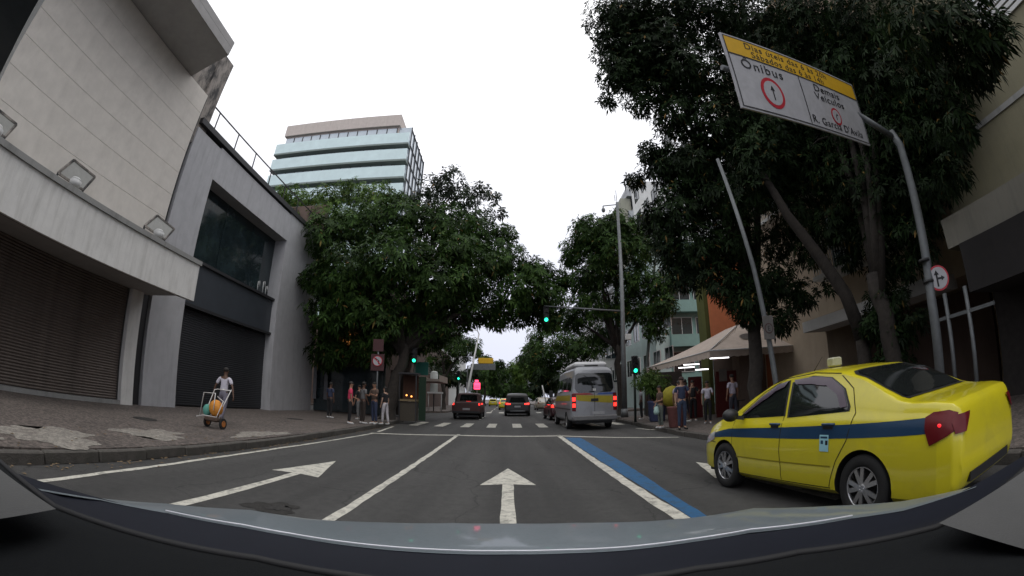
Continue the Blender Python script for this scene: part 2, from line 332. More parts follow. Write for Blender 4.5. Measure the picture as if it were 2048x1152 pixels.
# kerb stones, one by one
ks = MB(); ks.cbox(-.075,.075,-.49,.49,-.02,.156,.018); k0 = None
kerb_l = bpy.data.objects.new('kerb', None); COL.objects.link(kerb_l); struct(kerb_l)
kerb_r = bpy.data.objects.new('kerb', None); COL.objects.link(kerb_r); struct(kerb_r)
def lay_kerb(pl, par):
    global k0
    for a, b in zip(pl[:-1], pl[1:]):
        d = math.hypot(b[0]-a[0], b[1]-a[1]); n = max(1, round(d/1.0))
        for i in range(n):
            t = (i+.5)/n; x = a[0]+(b[0]-a[0])*t+random.uniform(-.012,.012); y = a[1]+(b[1]-a[1])*t
            if k0 is None: o = k0 = ks.build('kerb_stone', kerbm, par)
            else: o = k0.copy(); COL.objects.link(o); o.parent = par
            o.location = (x, y, random.uniform(-.022,.004)); o.rotation_euler = (random.uniform(-.01,.01), random.uniform(-.03,.03), math.atan2(b[1]-a[1], b[0]-a[0])-PI/2+random.uniform(-.02,.02)); o.scale = (1, d/n, 1)
lay_kerb([(-5.5,-2),(-5.5,17.6),(-5.68,21.5)]+arc(-8.8,22.6,3.1,0,90,5)+[(-16,25.7)], kerb_l)
lay_kerb([(5.52,-2),(5.52,12.5),(5.76,17),(6.03,21.5)]+arc(8.6,23.2,2.55,180,90,5)[:-1]+[(16,25.8)], kerb_r)
# gutters and painted marks
def mark(name, poly, m=paint, z=.001, ragged=.012):
    pts = []
    for i in range(len(poly)):
        a, b = poly[i], poly[(i+1) % len(poly)]; d = math.hypot(b[0]-a[0], b[1]-a[1]); n = max(1, min(60, int(d/.25)))
        for k in range(n):
            t = k/n; j = ragged if k else 0
            pts.append((a[0]+(b[0]-a[0])*t+random.uniform(-j,j), a[1]+(b[1]-a[1])*t+random.uniform(-j,j)))
    bm = bmesh.new(); vs = [bm.verts.new((x,y,z)) for x,y in pts]; f = bm.faces.new(vs)
    if f.normal.z < 0: f.normal_flip()
    bmesh.ops.triangulate(bm, faces=bm.faces[:]); bmesh.ops.recalc_face_normals(bm, faces=bm.faces[:])
    me = bpy.data.meshes.new(name); bm.to_mesh(me); bm.free(); me.materials.append(m)
    o = bpy.data.objects.new(name, me); COL.objects.link(o); o.parent = road if z < .1 else sw_l; o['kind'] = 'structure'; return o
def strip(name, a, b, w, m=paint, z=.001):
    dx, dy = b[0]-a[0], b[1]-a[1]; d = math.hypot(dx, dy); nx, ny = -dy/d*w/2, dx/d*w/2
    return mark(name, [(a[0]+nx,a[1]+ny),(b[0]+nx,b[1]+ny),(b[0]-nx,b[1]-ny),(a[0]-nx,a[1]-ny)], m, z)
mark('edge_line_marking', [(-4.52,1.2),(-4.9,3.5),(-5.1,6),(-5.1,8.6),(-4.78,14.6),(-4.68,14.6),(-5.0,8.6),(-5.0,6),(-4.8,3.5),(-4.42,1.2)])
strip('lane_line_marking', (-1.82,1.5), (-1.84,16.0), .125)
strip('lane_line_marking', (1.80,1.0), (1.84,15.7), .17)
mark('stop_line_marking', [(-4.85,14.75),(-1.9,15.75),(1.85,15.55),(5.2,12.5),(5.2,12.3),(1.85,15.25),(-1.9,15.45),(-4.85,14.5)])
mark('blue_band_marking', [(1.9,1.0),(1.93,6.0),(1.95,14.6),(2.45,14.4),(2.3,8.0),(2.07,3.9),(2.04,1.0)], bluep)
def arrow(cx, y0, ytail, s=1., hw=.43, hl=1.65, sw=.085, lean=0., nm='arrow_marking'):
    T = lambda x, y: (cx+x*s+(y-y0)*lean, y)
    return mark(nm, [T(0,y0),T(hw,y0-hl),T(sw,y0-hl+.08),T(sw,ytail),T(-sw,ytail),T(-sw,y0-hl+.08),T(-hw,y0-hl)], ragged=.006)
arrow(.0, 8.2, 3.4)
arrow(-3.34, 7.9, 2.9, hl=1.75, sw=.075)
arrow(3.55, 7.6, 3.6)
for i in range(9):
    x = -4.55+1.25*i
    if i not in (9,): mark('zebra_stripe_marking', [(x-.22+.0,20.2),(x+.22,20.2),(x+.22,23.4),(x-.22,23.4)])
for i in range(9):
    x = -4.4+1.25*i; mark('zebra_stripe_marking', [(x-.25,41.5),(x+.25,41.5),(x+.25,44.5),(x-.25,44.5)])
strip('crossing_line_marking', (5.3,17.2), (5.9,14.6), .11)
strip('crossing_line_marking', (-4.8,15.4), (-5.1,18.6), .12)
for i,(x0,y0) in enumerate([(-1.84,28),(-1.84,46),(1.84,46),(-1.84,56),(1.84,56),(1.84,70),(-1.84,70)]): strip('lane_line_marking', (x0,y0), (x0,y0+6), .12)
# patches of pale limestone and manholes in the pavement
def patch(cx, cy, rx, ry, m, z, nm, seed):
    rr = random.Random(seed); n = 64
    return mark(nm, [(cx+rx*math.cos(2*PI*i/n)*(K:=(1+.22*math.sin(3*2*PI*i/n+seed)+.14*math.sin(7*2*PI*i/n+2*seed)+rr.uniform(-.07,.07))), cy+ry*math.sin(2*PI*i/n)*K) for i in range(n)], m, z, .02)
patch(-6.45,3.55,.75,.9,pave_pale,.154,'pale_paving_patch',1); patch(-6.75,6.2,.62,.75,pave_pale,.154,'pale_paving_patch',2)
patch(-6.2,1.6,.5,.8,pave_pale,.158,'pale_paving_patch',3); patch(-6.1,9.4,.35,1.2,pave_pale,.154,'pale_paving_patch',5)
tar = mat('tar_patch', (.022,.02,.018), .9, var=.4, scale=12, bump=.8, bscale=60)
patch(-2.55,4.15,.30,.26,tar,.001,'road_patch',4); patch(-2.5,4.2,.14,.12,iron,.005,'manhole_cover',8)
for (u,v) in ((290,838),(590,838)):
    p = atZ(u,v,.15); b = MB(); b.cyl((p.x,p.y,.146),.34,.012,24); b.cyl((p.x,p.y,.15),.27,.012,24); struct(b.build('manhole_cover', iron))
# litter and fallen leaves along the gutter
lf = MB()
for i in range(380):
    y = random.uniform(2,20); side = random.random()
    x = (-5.38+abs(random.gauss(0,.18))) if side < .7 else random.uniform(-8,-5.6); z = .005 if x > -5.42 else .157
    a = random.uniform(0,PI); s = random.uniform(.02,.05); c, q = math.cos(a)*s, math.sin(a)*s
    lf.add([(x-c,y-q,z),(x+q*.5,y-c*.5,z+.006),(x+c,y+q,z+.002),(x-q*.5,y+c*.5,z+.008)], [(0,1,2,3)])
tag(lf.build('fallen_leaves', mat('dry_leaf', (.16,.11,.06), .9, var=.5, scale=20), kind='stuff'), 'dry leaves lying along the left gutter and pavement', 'leaves')

# ---------------- left: white panelled commercial building ----------------
XW = -12.2
bA = thing('commercial_building', 'white panelled building with a brown roller shutter under a projecting fascia', 'building', (-12.2,5,0))
b = MB(); b.box(-26,-12.35,-6,10.3,.1,12.2); b.box(-12.35,-12.25,-6,1.0,.1,4); b.build('wall', conc, bA)
pz = [3.95+.915*i for i in range(11)]
p0 = None
for i in range(9):
    if p0 is None:
        m_ = MB(); m_.cbox(-.09,0,-8.4,8.4,.003,.912,.006); p0 = m_.build('panel', white_panel, bA, local=True); p0.location = (0,-3.0,pz[0])
    else:
        c = inst(p0, (0,0,.915*i))
b = MB(); b.box(XW-.05,-10.0,-6,10.35,3.86,3.95); b.build('canopy_soffit', soffit, bA)
b = MB(); b.box(-10.0,-9.86,-6,10.45,3.72,4.88); b.build('fascia', white_conc, bA)
b = MB(); b.box(-12.3,-9.80,-6,10.5,4.884,5.02); b.build('coping', conc, bA)
b = MB(); b.bar((-10.1,-6,3.80),(-10.1,10.3,3.80),.16,.1); b.build('edge_trim', darkm, bA)
b = MB(); b.box(-12.19,-12.0,9.45,10.0,.15,3.86); b.build('pilaster', white_conc, bA)
b = MB(); b.box(-12.34,-12.02,-6,9.45,.15,.27); b.build('plinth', conc, bA)
s0 = None
for i in range(44):
    if s0 is None:
        m_ = MB(); m_.grid([[(-.02+.028*math.sin(PI*k/4), y, .078*k/4) for k in range(5)] for y in (-6.9,8.4)]); s0 = m_.build('slat', shutter, bA, local=True); s0.location = (.0,-4+.0,.28)
    else: inst(s0, (0,0,.0815*i))
b = MB(); b.box(-12.34,-12.25,-3,9.45,.27,3.86); b.build('shutter_backing', shut_dark, bA)
# roof overhang with a weathered end pier behind it
b = MB(); b.prism([(-12.29,-6,12.2),(-12.29,9.1,12.2),(-10.0,8.6,12.22),(-10.0,-6,12.22)], (0,0,.35)); b.prism([(-12.29,-6,12.56),(-12.29,9.1,12.56),(-10.0,8.6,12.58),(-10.0,-6,12.58)], (0,0,.3)); b.build('roof_overhang', soffit, bA)
b = MB(); b.box(-13.9,-12.3,10.32,11.2,10.0,14.6); b.build('end_pier', conc_dark, bA)
b = MB(); b.box(-26,-12.4,-6,10.3,12.2,14.9); b.build('parapet', conc_dark, bA)
b = MB(); b.box(-12.36,-12.28,10.305,10.5,4.9,12.1); b.build('downpipe_recess', darkm, bA)
# floodlights on the ledge
for i,(u,v,lab) in enumerate([(150,350,'framed floodlight on the white ledge, middle of three, with a round lamp beside it'),(322,455,'framed floodlight at the far end of the white ledge'),(2,240,'framed floodlight cut by the picture edge above the white ledge')]):
    p = atX(u,v,-11.3); y = p.y; fl = thing('floodlight', lab, 'floodlight', (-11.2,y,5.02), 0, 'floodlights on the ledge')
    cu, cv = (152,350) if i == 0 else ((318,455) if i == 1 else (-5,245)); kk_ = 1.0 if i != 1 else .8
    P = [atX(cu+a*kk_, cv+b_*kk_, xx) for a,b_,xx in ((-36,-4,-11.35),(-4,-30,-11.6),(38,4,-11.6),(14,30,-11.35))]
    for a,c in zip(P, P[1:]+P[:1]): b = MB(); b.bar(a,c,.06); b.build('frame_bar', conc_dark, fl)
    b = MB(); b.prism(P,(-.03,0,.03)); b.build('panel', mat('pale_reflector',(.26,.26,.24),.5), fl)
    for a in (P[0],P[3]): b = MB(); b.bar((a.x,a.y,5.02),a,.05); b.build('bracket', darkm, fl)
    lc = atX(cu+0*kk_, cv+12*kk_, -11.1); b = MB(); b.cyl((-11.1,lc.y,lc.z-.16),.17,.16,16,.2); b.cyl((-11.1,lc.y,lc.z),.2,.08,16,.12); b.build('lamp', whitem, fl)

# ---------------- left: grey building with the big window ----------------
bB = thing('modern_building', 'grey rendered building with one huge dark window above a black shutter', 'building', (-12.2,17,0))
b = MB(); b.box(-26,-13.3,10.5,24.6,.1,11.0); b.build('wall', greyw, bB)
b = MB()
b.box(-13.3,XW,10.6,12.42,.15,10.75); b.box(-13.3,XW,19.62,24.6,.15,11.0); b.box(-13.3,XW,12.42,19.62,9.32,10.85)
b.build('facade_frame', greyw, bB)
b = MB(); b.box(-13.3,-12.1,10.6,24.7,10.95,11.2); b.build('coping', darkm, bB)
b = MB(); b.box(-13.0,-12.55,12.42,19.62,4.2,5.9); b.build('spandrel', navy, bB)
b = MB(); b.box(-12.6,-12.42,12.42,19.62,5.9,6.02); b.box(-12.6,-12.42,12.42,19.62,4.08,4.2); b.build('ledge', darkm, bB)
pn = None
for i in range(3):
    if pn is None:
        m_ = MB(); m_.box(-.03,0,0.02,2.38,0,3.28); pn = m_.build('pane', glass_dark, bB, local=True); pn.location = (-.75,-4.58,6.03)
    else: inst(pn, (0,2.4*i,0))
s1 = None
for i in range(42):
    if s1 is None:
        m_ = MB(); m_.grid([[(-.02+.02*math.sin(PI*k/3), y, .088*k/3) for k in range(4)] for y in (0,7.2)]); s1 = m_.build('slat', shut_dark, bB, local=True); s1.location = (-.55,-4.58,.2)
    else: inst(s1, (0,0,.0915*i))
b = MB(); b.box(-13.1,-12.8,12.42,19.62,.15,4.1); b.build('shutter_backing', black, bB)
b = MB()
b.bar((-12.5,10.8,12.35),(-12.5,24.5,12.35),.05); b.build('handrail', black, bB)
rp = None
for i in range(8):
    if rp is None: m_ = MB(); m_.bar((0,0,0),(0,0,1.15),.045); rp = m_.build('railing_post', black, bB, local=True); rp.location = (-.3,-5.2,11.2)
    else: inst(rp, (0,1.75*i,0))
cc = MB()
for (yy,hh) in ((17.9,.5),(18.4,.62),(18.7,.45)): cc.tube([(-12.5,yy,6.0),(-12.5,yy,6.0+hh),(-12.5,yy+.12,6.0+hh+.05),(-12.5,yy+.2,6.0+hh-.2)],.02,6)
tag(cc.build('bent_pipes', whitem), 'pale bent pipes standing at the lower right corner of the big window', 'pipes')
# the dark slot between the two buildings
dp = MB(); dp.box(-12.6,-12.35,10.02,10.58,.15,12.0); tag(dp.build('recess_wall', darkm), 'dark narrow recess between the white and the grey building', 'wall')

# ---------------- left: shops in the shade beyond, corner block ----------------
def windows(parent, origin, du, dv, nu, nv, w, h, ax, frame=.05, m=glass_dark, depth=.06, fm=None, skip=()):
    """window objects on a facade; origin = lower corner; ax: unit vector along the facade, normal n"""
    ax = Vector(ax); n = ax.cross(Vector((0,0,1))); first = None
    for j in range(nv):
        for i in range(nu):
            if (i,j) in skip: continue
            if first is None:
                q = MB(); 
                for (a,bb,c,d_) in ((0,w,0,frame),(0,w,h-frame,h),(0,frame,frame,h-frame),(w-frame,w,frame,h-frame),(w/2-frame/2,w/2+frame/2,frame,h-frame)):
                    q.obox(ax*((a+bb)/2)+Vector((0,0,(c+d_)/2))+n*depth*.5, ax*((bb-a)/2), n*depth*.5, Vector((0,0,(d_-c)/2)))
                f = q.build('window', fm or whitem, parent, local=True); f.location = Vector(origin)-parent_origin(parent)
                q = MB(); q.obox(ax*(w/2)+Vector((0,0,h/2))+n*.01, ax*(w/2-frame), n*.01, Vector((0,0,h/2-frame))); q.build('pane', m, f, local=True)
                first = f; continue
            c = first.copy(); COL.objects.link(c); c.location = first.location+ax*(du*i)+Vector((0,0,dv*j))
            for ch in first.children: d = ch.copy(); COL.objects.link(d); d.parent = c
    return first
bC = thing('shop_building', 'dark shop building under the big tree at the left corner', 'building', (-12.5,27,0))
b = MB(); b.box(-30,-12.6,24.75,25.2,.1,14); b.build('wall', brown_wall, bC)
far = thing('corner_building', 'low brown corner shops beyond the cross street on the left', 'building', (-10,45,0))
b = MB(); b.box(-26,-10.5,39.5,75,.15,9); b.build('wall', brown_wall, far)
b = MB(); b.box(-10.5,-8.9,39.6,52,3.4,3.6); b.build('awning_slab', canvas, far)
windows(far, (-10.49,40.5,4.6), 3, 2.8, 8, 1, 1.5, 1.5, (0,1,0))
b = MB(); b.box(-10.5,-10.42,40,51,.3,3.3); b.build('shopfront', glass_dark, far)
whb = thing('white_building', 'white building glimpsed between the left trees', 'building', (-14,80,0))
b = MB(); b.box(-30,-11,78,110,.15,16); b.build('wall', whiteb, whb); windows(whb, (-10.99,79,3.4), 3.4, 3.2, 8, 4, 1.8, 1.7, (0,1,0))
# glass tower
tw = thing('office_tower', 'glass office tower with pale green balcony bands rising behind the left tree', 'building', (-30,60,0))
b = MB(); b.box(-43.3,-19.8,61.2,74,.1,50.3); b.build('core', beige, tw)
b = MB(); b.box(-43.6,-19.6,60.6,74.2,48.1,50.6); b.box(-19.5,-17.6,62,74,45.5,48.3); b.build('roof_band', beige, tw)
b = MB(); b.box(-19.8,-17.5,61.4,73.5,.1,48.0); b.build('side_wall', glass_sky, tw)
b = MB()
for k in range(8): b.box(-17.5,-17.35,61.4,73.5,47.6-3.4*k*1.0-.12,47.6-3.4*k)
for k in range(6): b.box(-17.5,-17.32,61.4+2.4*k,61.55+2.4*k,10,48)
b.build('side_mullions', darkm, tw)
f0 = None
for k in range(10):
    z = 43.6-3.45*k
    if f0 is None:
        q = MB(); q.box(-14.4,12.6,-.1,.12,0,2.2); bal = q.build('balcony_band', glass_green, tw, local=True); bal.location = (0,0,z)
        q = MB(); q.box(-14.4,12.6,-.2,1.35,-.35,0); bs = q.build('balcony_slab', mat('grey_green_slab',(.2,.24,.22),.8), tw, local=True); bs.location = (0,0,z)  # balcony slabs in plain grey green
        f0 = True
    else: inst(bal, (0,0,-3.45*k), None if k != 1 else (1.0,1,1)); inst(bs, (0,0,-3.45*k))
wn = None
for k in range(8):
    z = 45.85-3.45*k
    for i in range(12):
        if wn is None:
            q = MB(); q.box(0,1.75,0,.05,0,1.9 if k==0 else 1.2); wn = q.build('window', glass_sky, tw, local=True); wn.location = (-13.2,1.1,z); 
            q = MB(); q.box(1.75,1.87,-.06,.05,0,1.9); q.build('mullion', darkm, wn, local=True)
        else:
            c = wn.copy(); COL.objects.link(c); c.location = (-13.2+1.93*i,1.1,z)
            for ch in wn.children: d = ch.copy(); COL.objects.link(d); d.parent = c

# ---------------- right side buildings ----------------
# cream block with the thin slab canopy
cb = thing('apartment_building', 'cream plastered building with a thin white entrance slab and barred balconies', 'building', (11.5,10,0))
b = MB(); b.box(11.5,28,5.6,16.6,3.3,17); b.box(11.5,28,12.2,16.6,.15,3.3); b.box(13.6,28,5.6,12.2,.15,3.3); b.build('wall', cream, cb)
b = MB(); b.box(10.4,11.6,6.2,12.3,3.05,3.42); b.build('entrance_slab', whiteb, cb)
b = MB(); b.box(13.4,13.6,6,12.1,.16,3.2); b.build('entrance_recess', brown_wall, cb)
bal0 = None
for (yy,zz) in ((9.4,4.7),(6.3,4.7),(12.6,7.9),(9.4,7.9),(6.3,7.9),(9.4,11.1),(6.3,11.1),(12.6,11.1)):
    if bal0 is None:
        q = MB(); q.box(-.95,0,0,2.1,0,.14); bal0 = q.build('balcony', whiteb, cb, local=True); bal0.location = (0,yy-10,zz)
        q = MB()
        for k in range(15): q.bar((-.9,.05+.14*k,.14),(-.9,.05+.14*k,1.5),.025)
        q.bar((-.9,0,1.5),(-.9,2.1,1.5),.04); q.bar((-.9,0,.85),(-.9,2.1,.85),.03); q.build('bars', whitem, bal0, local=True)
        q = MB(); q.box(-.02,.0,.3,1.8,.14,2.3); q.build('pane', glass_dark, bal0, local=True)
    else:
        c = bal0.copy(); COL.objects.link(c); c.location = (0,yy-10,zz)
        for ch in bal0.children: d = ch.copy(); COL.objects.link(d); d.parent = c
ob = thing('orange_building', 'orange plastered gable wall rising above the shop awning', 'building', (10.6,20,0))
b = MB(); b.box(10.5,22,20,20.9,3.0,8.6); b.box(14.5,24,20.9,27,.15,8.4); b.build('wall', orange, ob)
b = MB(); b.box(10.25,10.5,20.02,20.9,.15,8.7); b.build('corner_strip', olive, ob)
b = MB(); b.box(10.5,22,17.4,19.98,.15,2.9); b.build('shop_wall', brown_wall, ob)
b = MB(); b.box(11.35,11.62,16.0,16.3,.15,4.4); b.build('orange_pillar', mat('rust_orange',(.3,.09,.03),.8), ob)
gb = thing('green_building', 'pale green apartment block with a mint corner behind the awning', 'building', (15,36,0))
b = MB(); b.box(14.6,30,36.5,50,.15,16); b.build('wall', greenw, gb)
b = MB(); b.box(13.2,14.6,36,50,.15,15.6); b.build('corner_wall', mint, gb)
b = MB(); 
for z in (5.6,8.8,12): b.box(14.6,20.5,35.6,36.5,z,z+1.1)
b.build('balcony_parapet', greenw, gb)
windows(gb, (15.0,36.48,3.3), 2.6, 3.2, 3, 4, 2.2, 1.9, (1,0,0))
wb = thing('white_building', 'tall white block with window rows seen past the grey camera pole', 'building', (12,60,0))
b = MB(); b.box(11.6,30,52,95,.15,11.5); b.build('wall', whiteb, wb); windows(wb, (11.59,53,3.2), 2.6, 3.0, 10, 3, 1.6, 1.6, (0,-1,0)); windows(wb, (12.2,51.98,3.2), 2.4, 3.0, 3, 3, 1.5, 1.6, (1,0,0))
tb = thing('tall_building', 'tall pale grey block whose balconied top shows above the right trees', 'building', (20,60,0))
b = MB(); b.box(17.2,34,51,95,11.6,31); b.build('wall', whiteb, tb)
b = MB()
for k in range(6): b.box(16.5,17.2,51.0,95,12+3.3*k,13+3.3*k)
b.build('balcony_parapet', mat('grey_parapet',(.36,.37,.38),.8), tb)
windows(tb, (17.19,53,13.4), 3.2, 3.3, 8, 5, 1.9, 1.8, (0,-1,0), fm=darkm)
b = MB(); b.box(15.6,17.1,51.5,56,11.6,28.3); b.build('stair_tower', streaked('olive_grey_render',(.3,.3,.24),(.18,.18,.15)), tb)
# near right: dark overhanging block
nb = thing('dark_building', 'shaded building whose deep upper storey overhangs the pavement at the right edge', 'building', (9.5,2,0))
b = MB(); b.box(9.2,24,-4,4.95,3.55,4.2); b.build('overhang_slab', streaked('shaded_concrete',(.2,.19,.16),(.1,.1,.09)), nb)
b = MB(); b.box(9.9,24,-4,4.95,4.2,18); b.build('wall', streaked('olive_cream',(.2,.185,.12),(.12,.11,.08)), nb)
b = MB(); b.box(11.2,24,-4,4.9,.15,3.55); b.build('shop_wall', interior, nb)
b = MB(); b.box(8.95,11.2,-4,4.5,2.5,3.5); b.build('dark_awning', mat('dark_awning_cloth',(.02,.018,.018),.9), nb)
lv0 = None
for k in range(14):
    if lv0 is None: q = MB(); q.bar((0,-1.3,0),(0,1.3,0),.04,.09); lv0 = q.build('louvre', whitem, nb, local=True); lv0.location = (.36,-1.5,7.3)
    else: inst(lv0, (0,0,.14*k))
q = MB(); q.box(9.86,9.9,-3,4.9,5.74,5.86); q.build('string_course', conc, nb)
for k,(u,v0,v1) in enumerate([(1905,600,800),(1948,560,800)]):
    p = atX(u,700,8.9); q = MB(); q.cyl((8.9,p.y,.15),.05,2.5,10); tag(q.build('steel_post', steel), ['slim grey post nearest the gantry mast, under the dark awning','slim grey post at the right edge, under the dark awning'][k], 'post', 'posts under the dark awning')
q = MB(); q.bar((8.9,5.6,2.15),(8.9,3.9,2.15),.07); tag(q.build('cross_rail', steel), 'grey rail crossing between the two slim posts on the right', 'rail')
# ---------------- trees ----------------
def crown(parent, blobs, leaf, n_per_m2, m, name='crown', drop=.5, nl=7, seed=1, wid=.32):
    """thousands of leaves in rosettes spread through ellipsoidal clumps"""
    g = np.random.default_rng(seed); C = []; 
    for (p, r, *q) in blobs:
        k = int(n_per_m2*4*PI*r*r*(q[0] if q else 1)); d = g.normal(size=(k,3)); d /= np.linalg.norm(d, axis=1)[:,None]
        rad = r*(g.random(k)**.38); rad *= 1+.16*np.sin(d[:,0]*5+p[0])*np.cos(d[:,2]*6+p[1])
        pts = np.array(p)+d*rad[:,None]*np.array([1,1,.78]); C.append(np.hstack([pts, d]))
    C = np.vstack(C); n = len(C); ctr = C[:,:3]; out = C[:,3:]+np.array([0,0,.55]); out /= np.linalg.norm(out, axis=1)[:,None]
    up = out+g.normal(scale=.35, size=(n,3)); up /= np.linalg.norm(up, axis=1)[:,None]
    a = np.cross(up, np.array([.31,.95,.05])); a /= np.linalg.norm(a, axis=1)[:,None]+1e-9; b = np.cross(up, a)
    ph = g.random(n)*2*PI; V = np.empty((n, nl, 4, 3), np.float32)
    for i in range(nl):
        t = ph+2*PI*i/nl+g.normal(scale=.25, size=n); L = leaf*g.uniform(.65,1.25,n)[:,None]; dr = (g.uniform(.1,1.0,n)*drop)[:,None]
        dirv = a*np.cos(t)[:,None]+b*np.sin(t)[:,None]+up*.25; side = np.cross(dirv, up); side /= np.linalg.norm(side, axis=1)[:,None]+1e-9
        o = ctr+dirv*leaf*.08; tip = ctr+dirv*L-np.array([0,0,1.])*L*dr; mid = ctr+dirv*L*.55-np.array([0,0,1.])*L*dr*.3
        V[:,i,0] = o; V[:,i,1] = mid+side*L*wid*.5; V[:,i,2] = tip; V[:,i,3] = mid-side*L*wid*.5
    V = V.reshape(-1,3); off = np.array(parent_origin(parent) if parent is not None else (0,0,0)); V = V-off; nf = n*nl
    me = bpy.data.meshes.new(name); me.vertices.add(len(V)); me.vertices.foreach_set('co', V.astype(np.float32).ravel())
    me.loops.add(nf*4); me.loops.foreach_set('vertex_index', np.arange(nf*4, dtype=np.int32)); me.polygons.add(nf)
    me.polygons.foreach_set('loop_start', np.arange(0, nf*4, 4, dtype=np.int32)); me.update(calc_edges=True)
    me.materials.append(m); o = bpy.data.objects.new(name, me); COL.objects.link(o); o['kind'] = 'stuff'
    if parent is not None: o.parent = parent
    return o
def limbs(parent, base, fork, ends, r0, r1, seed=0, name='trunk', wob=.12):
    g = random.Random(seed); b = MB(); base, fork = Vector(base), Vector(fork); pts = []
    for i in range(8):
        t = i/7; pts.append(base.lerp(fork, t)+Vector((g.uniform(-wob,wob), g.uniform(-wob,wob), 0))*(0 if i in (0,7) else 1))
    b.tube([base+Vector((0,0,-.05))]+pts, [r0*1.7, r0*1.35]+[r0+(r1-r0)*i/7 for i in range(1,8)], 10); b.build(name, bark, parent)
    b = MB()
    for e in ends:
        e = Vector(e); st = fork.lerp(base, g.uniform(0,.18)); e = st.lerp(e, .86); d = e-st; mid = st+d*.45+Vector((g.uniform(-.3,.3), g.uniform(-.3,.3), d.length*.09))
        m2 = st+d*.75+Vector((g.uniform(-.2,.2), g.uniform(-.2,.2), d.length*.05))
        b.tube([st, st.lerp(mid,.5), mid, m2, e], [r1*.8, r1*.62, r1*.45, r1*.3, r1*.12], 7)
        for k in range(4):
            s2 = st.lerp(e, g.uniform(.45,.9)); e2 = s2+Vector((g.uniform(-1,1), g.uniform(-1,1), g.uniform(-.3,1)))*d.length*.11; b.tube([s2, s2.lerp(e2,.5)+Vector((0,0,.1)), e2], [r1*.22, r1*.14, r1*.05], 5)
    b.build('branches', bark, parent, kind='stuff')
def B(u, v, Y, rpx, w=1.):
    p = atY(u, v, Y); d = (p-Vector((0,0,EYE))).length; return (tuple(p), rpx/845*d, w)
def BX(u, v, X, rpx, w=1.):
    p = atX(u, v, X); d = (p-Vector((0,0,EYE))).length; return (tuple(p), rpx/845*d, w)
def tree(name, label, cat, base, fork, blobs, leaf, dens, m, r0, r1, seed, drop=.5, group=None, nl=7, wid=.32, most=16):
    t = thing(name, label, cat, base, 0, group); g = random.Random(seed)
    ends = [b[0] for b in blobs if g.random() < .75 and b[1] > .6*max(q[1] for q in blobs)][:most]
    limbs(t, base, fork, ends, r0, r1, seed); crown(t, blobs, leaf, dens, m, seed=seed, drop=drop, nl=nl, wid=wid); return t
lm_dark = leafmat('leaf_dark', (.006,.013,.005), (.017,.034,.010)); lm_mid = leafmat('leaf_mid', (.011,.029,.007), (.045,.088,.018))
lm_light = leafmat('leaf_light', (.03,.065,.012), (.09,.15,.03)); lm_blue = leafmat('leaf_glossy', (.010,.018,.010), (.028,.042,.02), .3)
TG = 'street trees'
# big left tree over the road
blL = [B(650,470,22,55),B(700,545,21,75),B(790,520,21,85),B(870,560,22,85),B(940,540,24,75),B(1000,520,25,60),B(1040,580,25,65),B(1095,600,26,48),B(1075,545,27,38),
       B(720,455,23,60),B(800,440,24,65),B(880,450,24,60),B(950,465,26,55),B(680,620,22,70),B(760,630,22,80),B(850,640,24,75),B(930,610,25,60),B(990,625,26,42),B(1050,620,27,45),B(1100,640,26,28),B(660,700,23,50),B(735,690,23,55),B(810,680,24,45),B(870,660,25,40),
       B(915,500,22,50),B(1010,470,26,30),B(640,560,22,45),B(1120,560,28,28),B(1000,655,26,12,.8),B(935,640,26,22,.8),B(1060,540,24,30,1.2)]
tree('tree', 'huge spreading tree at the left corner whose crown arches over the road', 'tree', (-6.2,21.5,.15), (-5.6,22.5,4.2), blL, .3, 11, lm_mid, .34, .26, 3, .75, TG)
# upright young top behind it
blM = [B(870,375,30,34),B(905,350,30,26),B(930,395,30,34),B(880,420,30,40),B(960,380,30,22),B(985,400,30,20),B(1000,425,31,14),B(830,400,31,30),B(955,430,30,36),B(900,385,30,30,.7)]
tree('tree', 'taller open tree whose umbrella clusters stand against the sky right of the office tower', 'tree', (-7.6,29,.15), (-6.5,29.5,8.), blM, .42, 3.2, lm_blue, .3, .2, 4, .6, TG)
blN = [B(600,400,26,42),B(655,395,27,38),B(710,385,28,36),B(765,385,28,32),B(565,385,25,20),B(690,370,28,16),B(740,420,27,50),B(660,440,26,55),B(600,440,26,40),B(800,400,29,26),B(625,520,24,40),B(648,640,24,45)]
tree('tree', 'bright green tree spilling over the roof railing of the grey building', 'tree', (-10.8,25.9,.15), (-12,26.8,7), blN, .3, 7, lm_light, .26, .2, 5, .6, TG)
# right: near pair
blR = [B(1235,100,11.5,50),B(1260,30,11,60),B(1400,330,12,70),B(1280,130,11.5,60),B(1350,150,11,70),B(1235,40,11,68),B(1310,95,11,80),B(1240,150,11.5,48),B(1330,30,11,75),B(1395,150,11,85),B(1215,200,12,20),B(1290,195,11.5,46),B(1350,235,11.5,55),B(1440,250,11,75),B(1330,330,12.5,52),B(1300,305,12.5,28),B(1380,330,12,75),B(1270,360,13,22),
       B(1360,420,12.5,70),B(1330,470,13,42),B(1440,400,12,80),B(1400,500,12.5,72),B(1470,490,12,70),B(1370,545,13,44),B(1445,560,12,52),B(1500,590,11.5,60),B(1550,560,11,50),B(1490,630,12,26),B(1560,640,11,38),B(1600,590,11,40),B(1420,20,10.5,85),B(1490,80,11,80),B(1540,350,12,90),B(1500,270,12,80),B(1340,510,13,40),B(1310,440,13,36)]
tree('tree', 'large dark tree on the right pavement rising behind the leaning pole', 'tree', (7.75,11.8,.15), (8.15,12.,4.4), blR, .2, 24, lm_dark, .27, .21, 6, .8, TG, most=11)
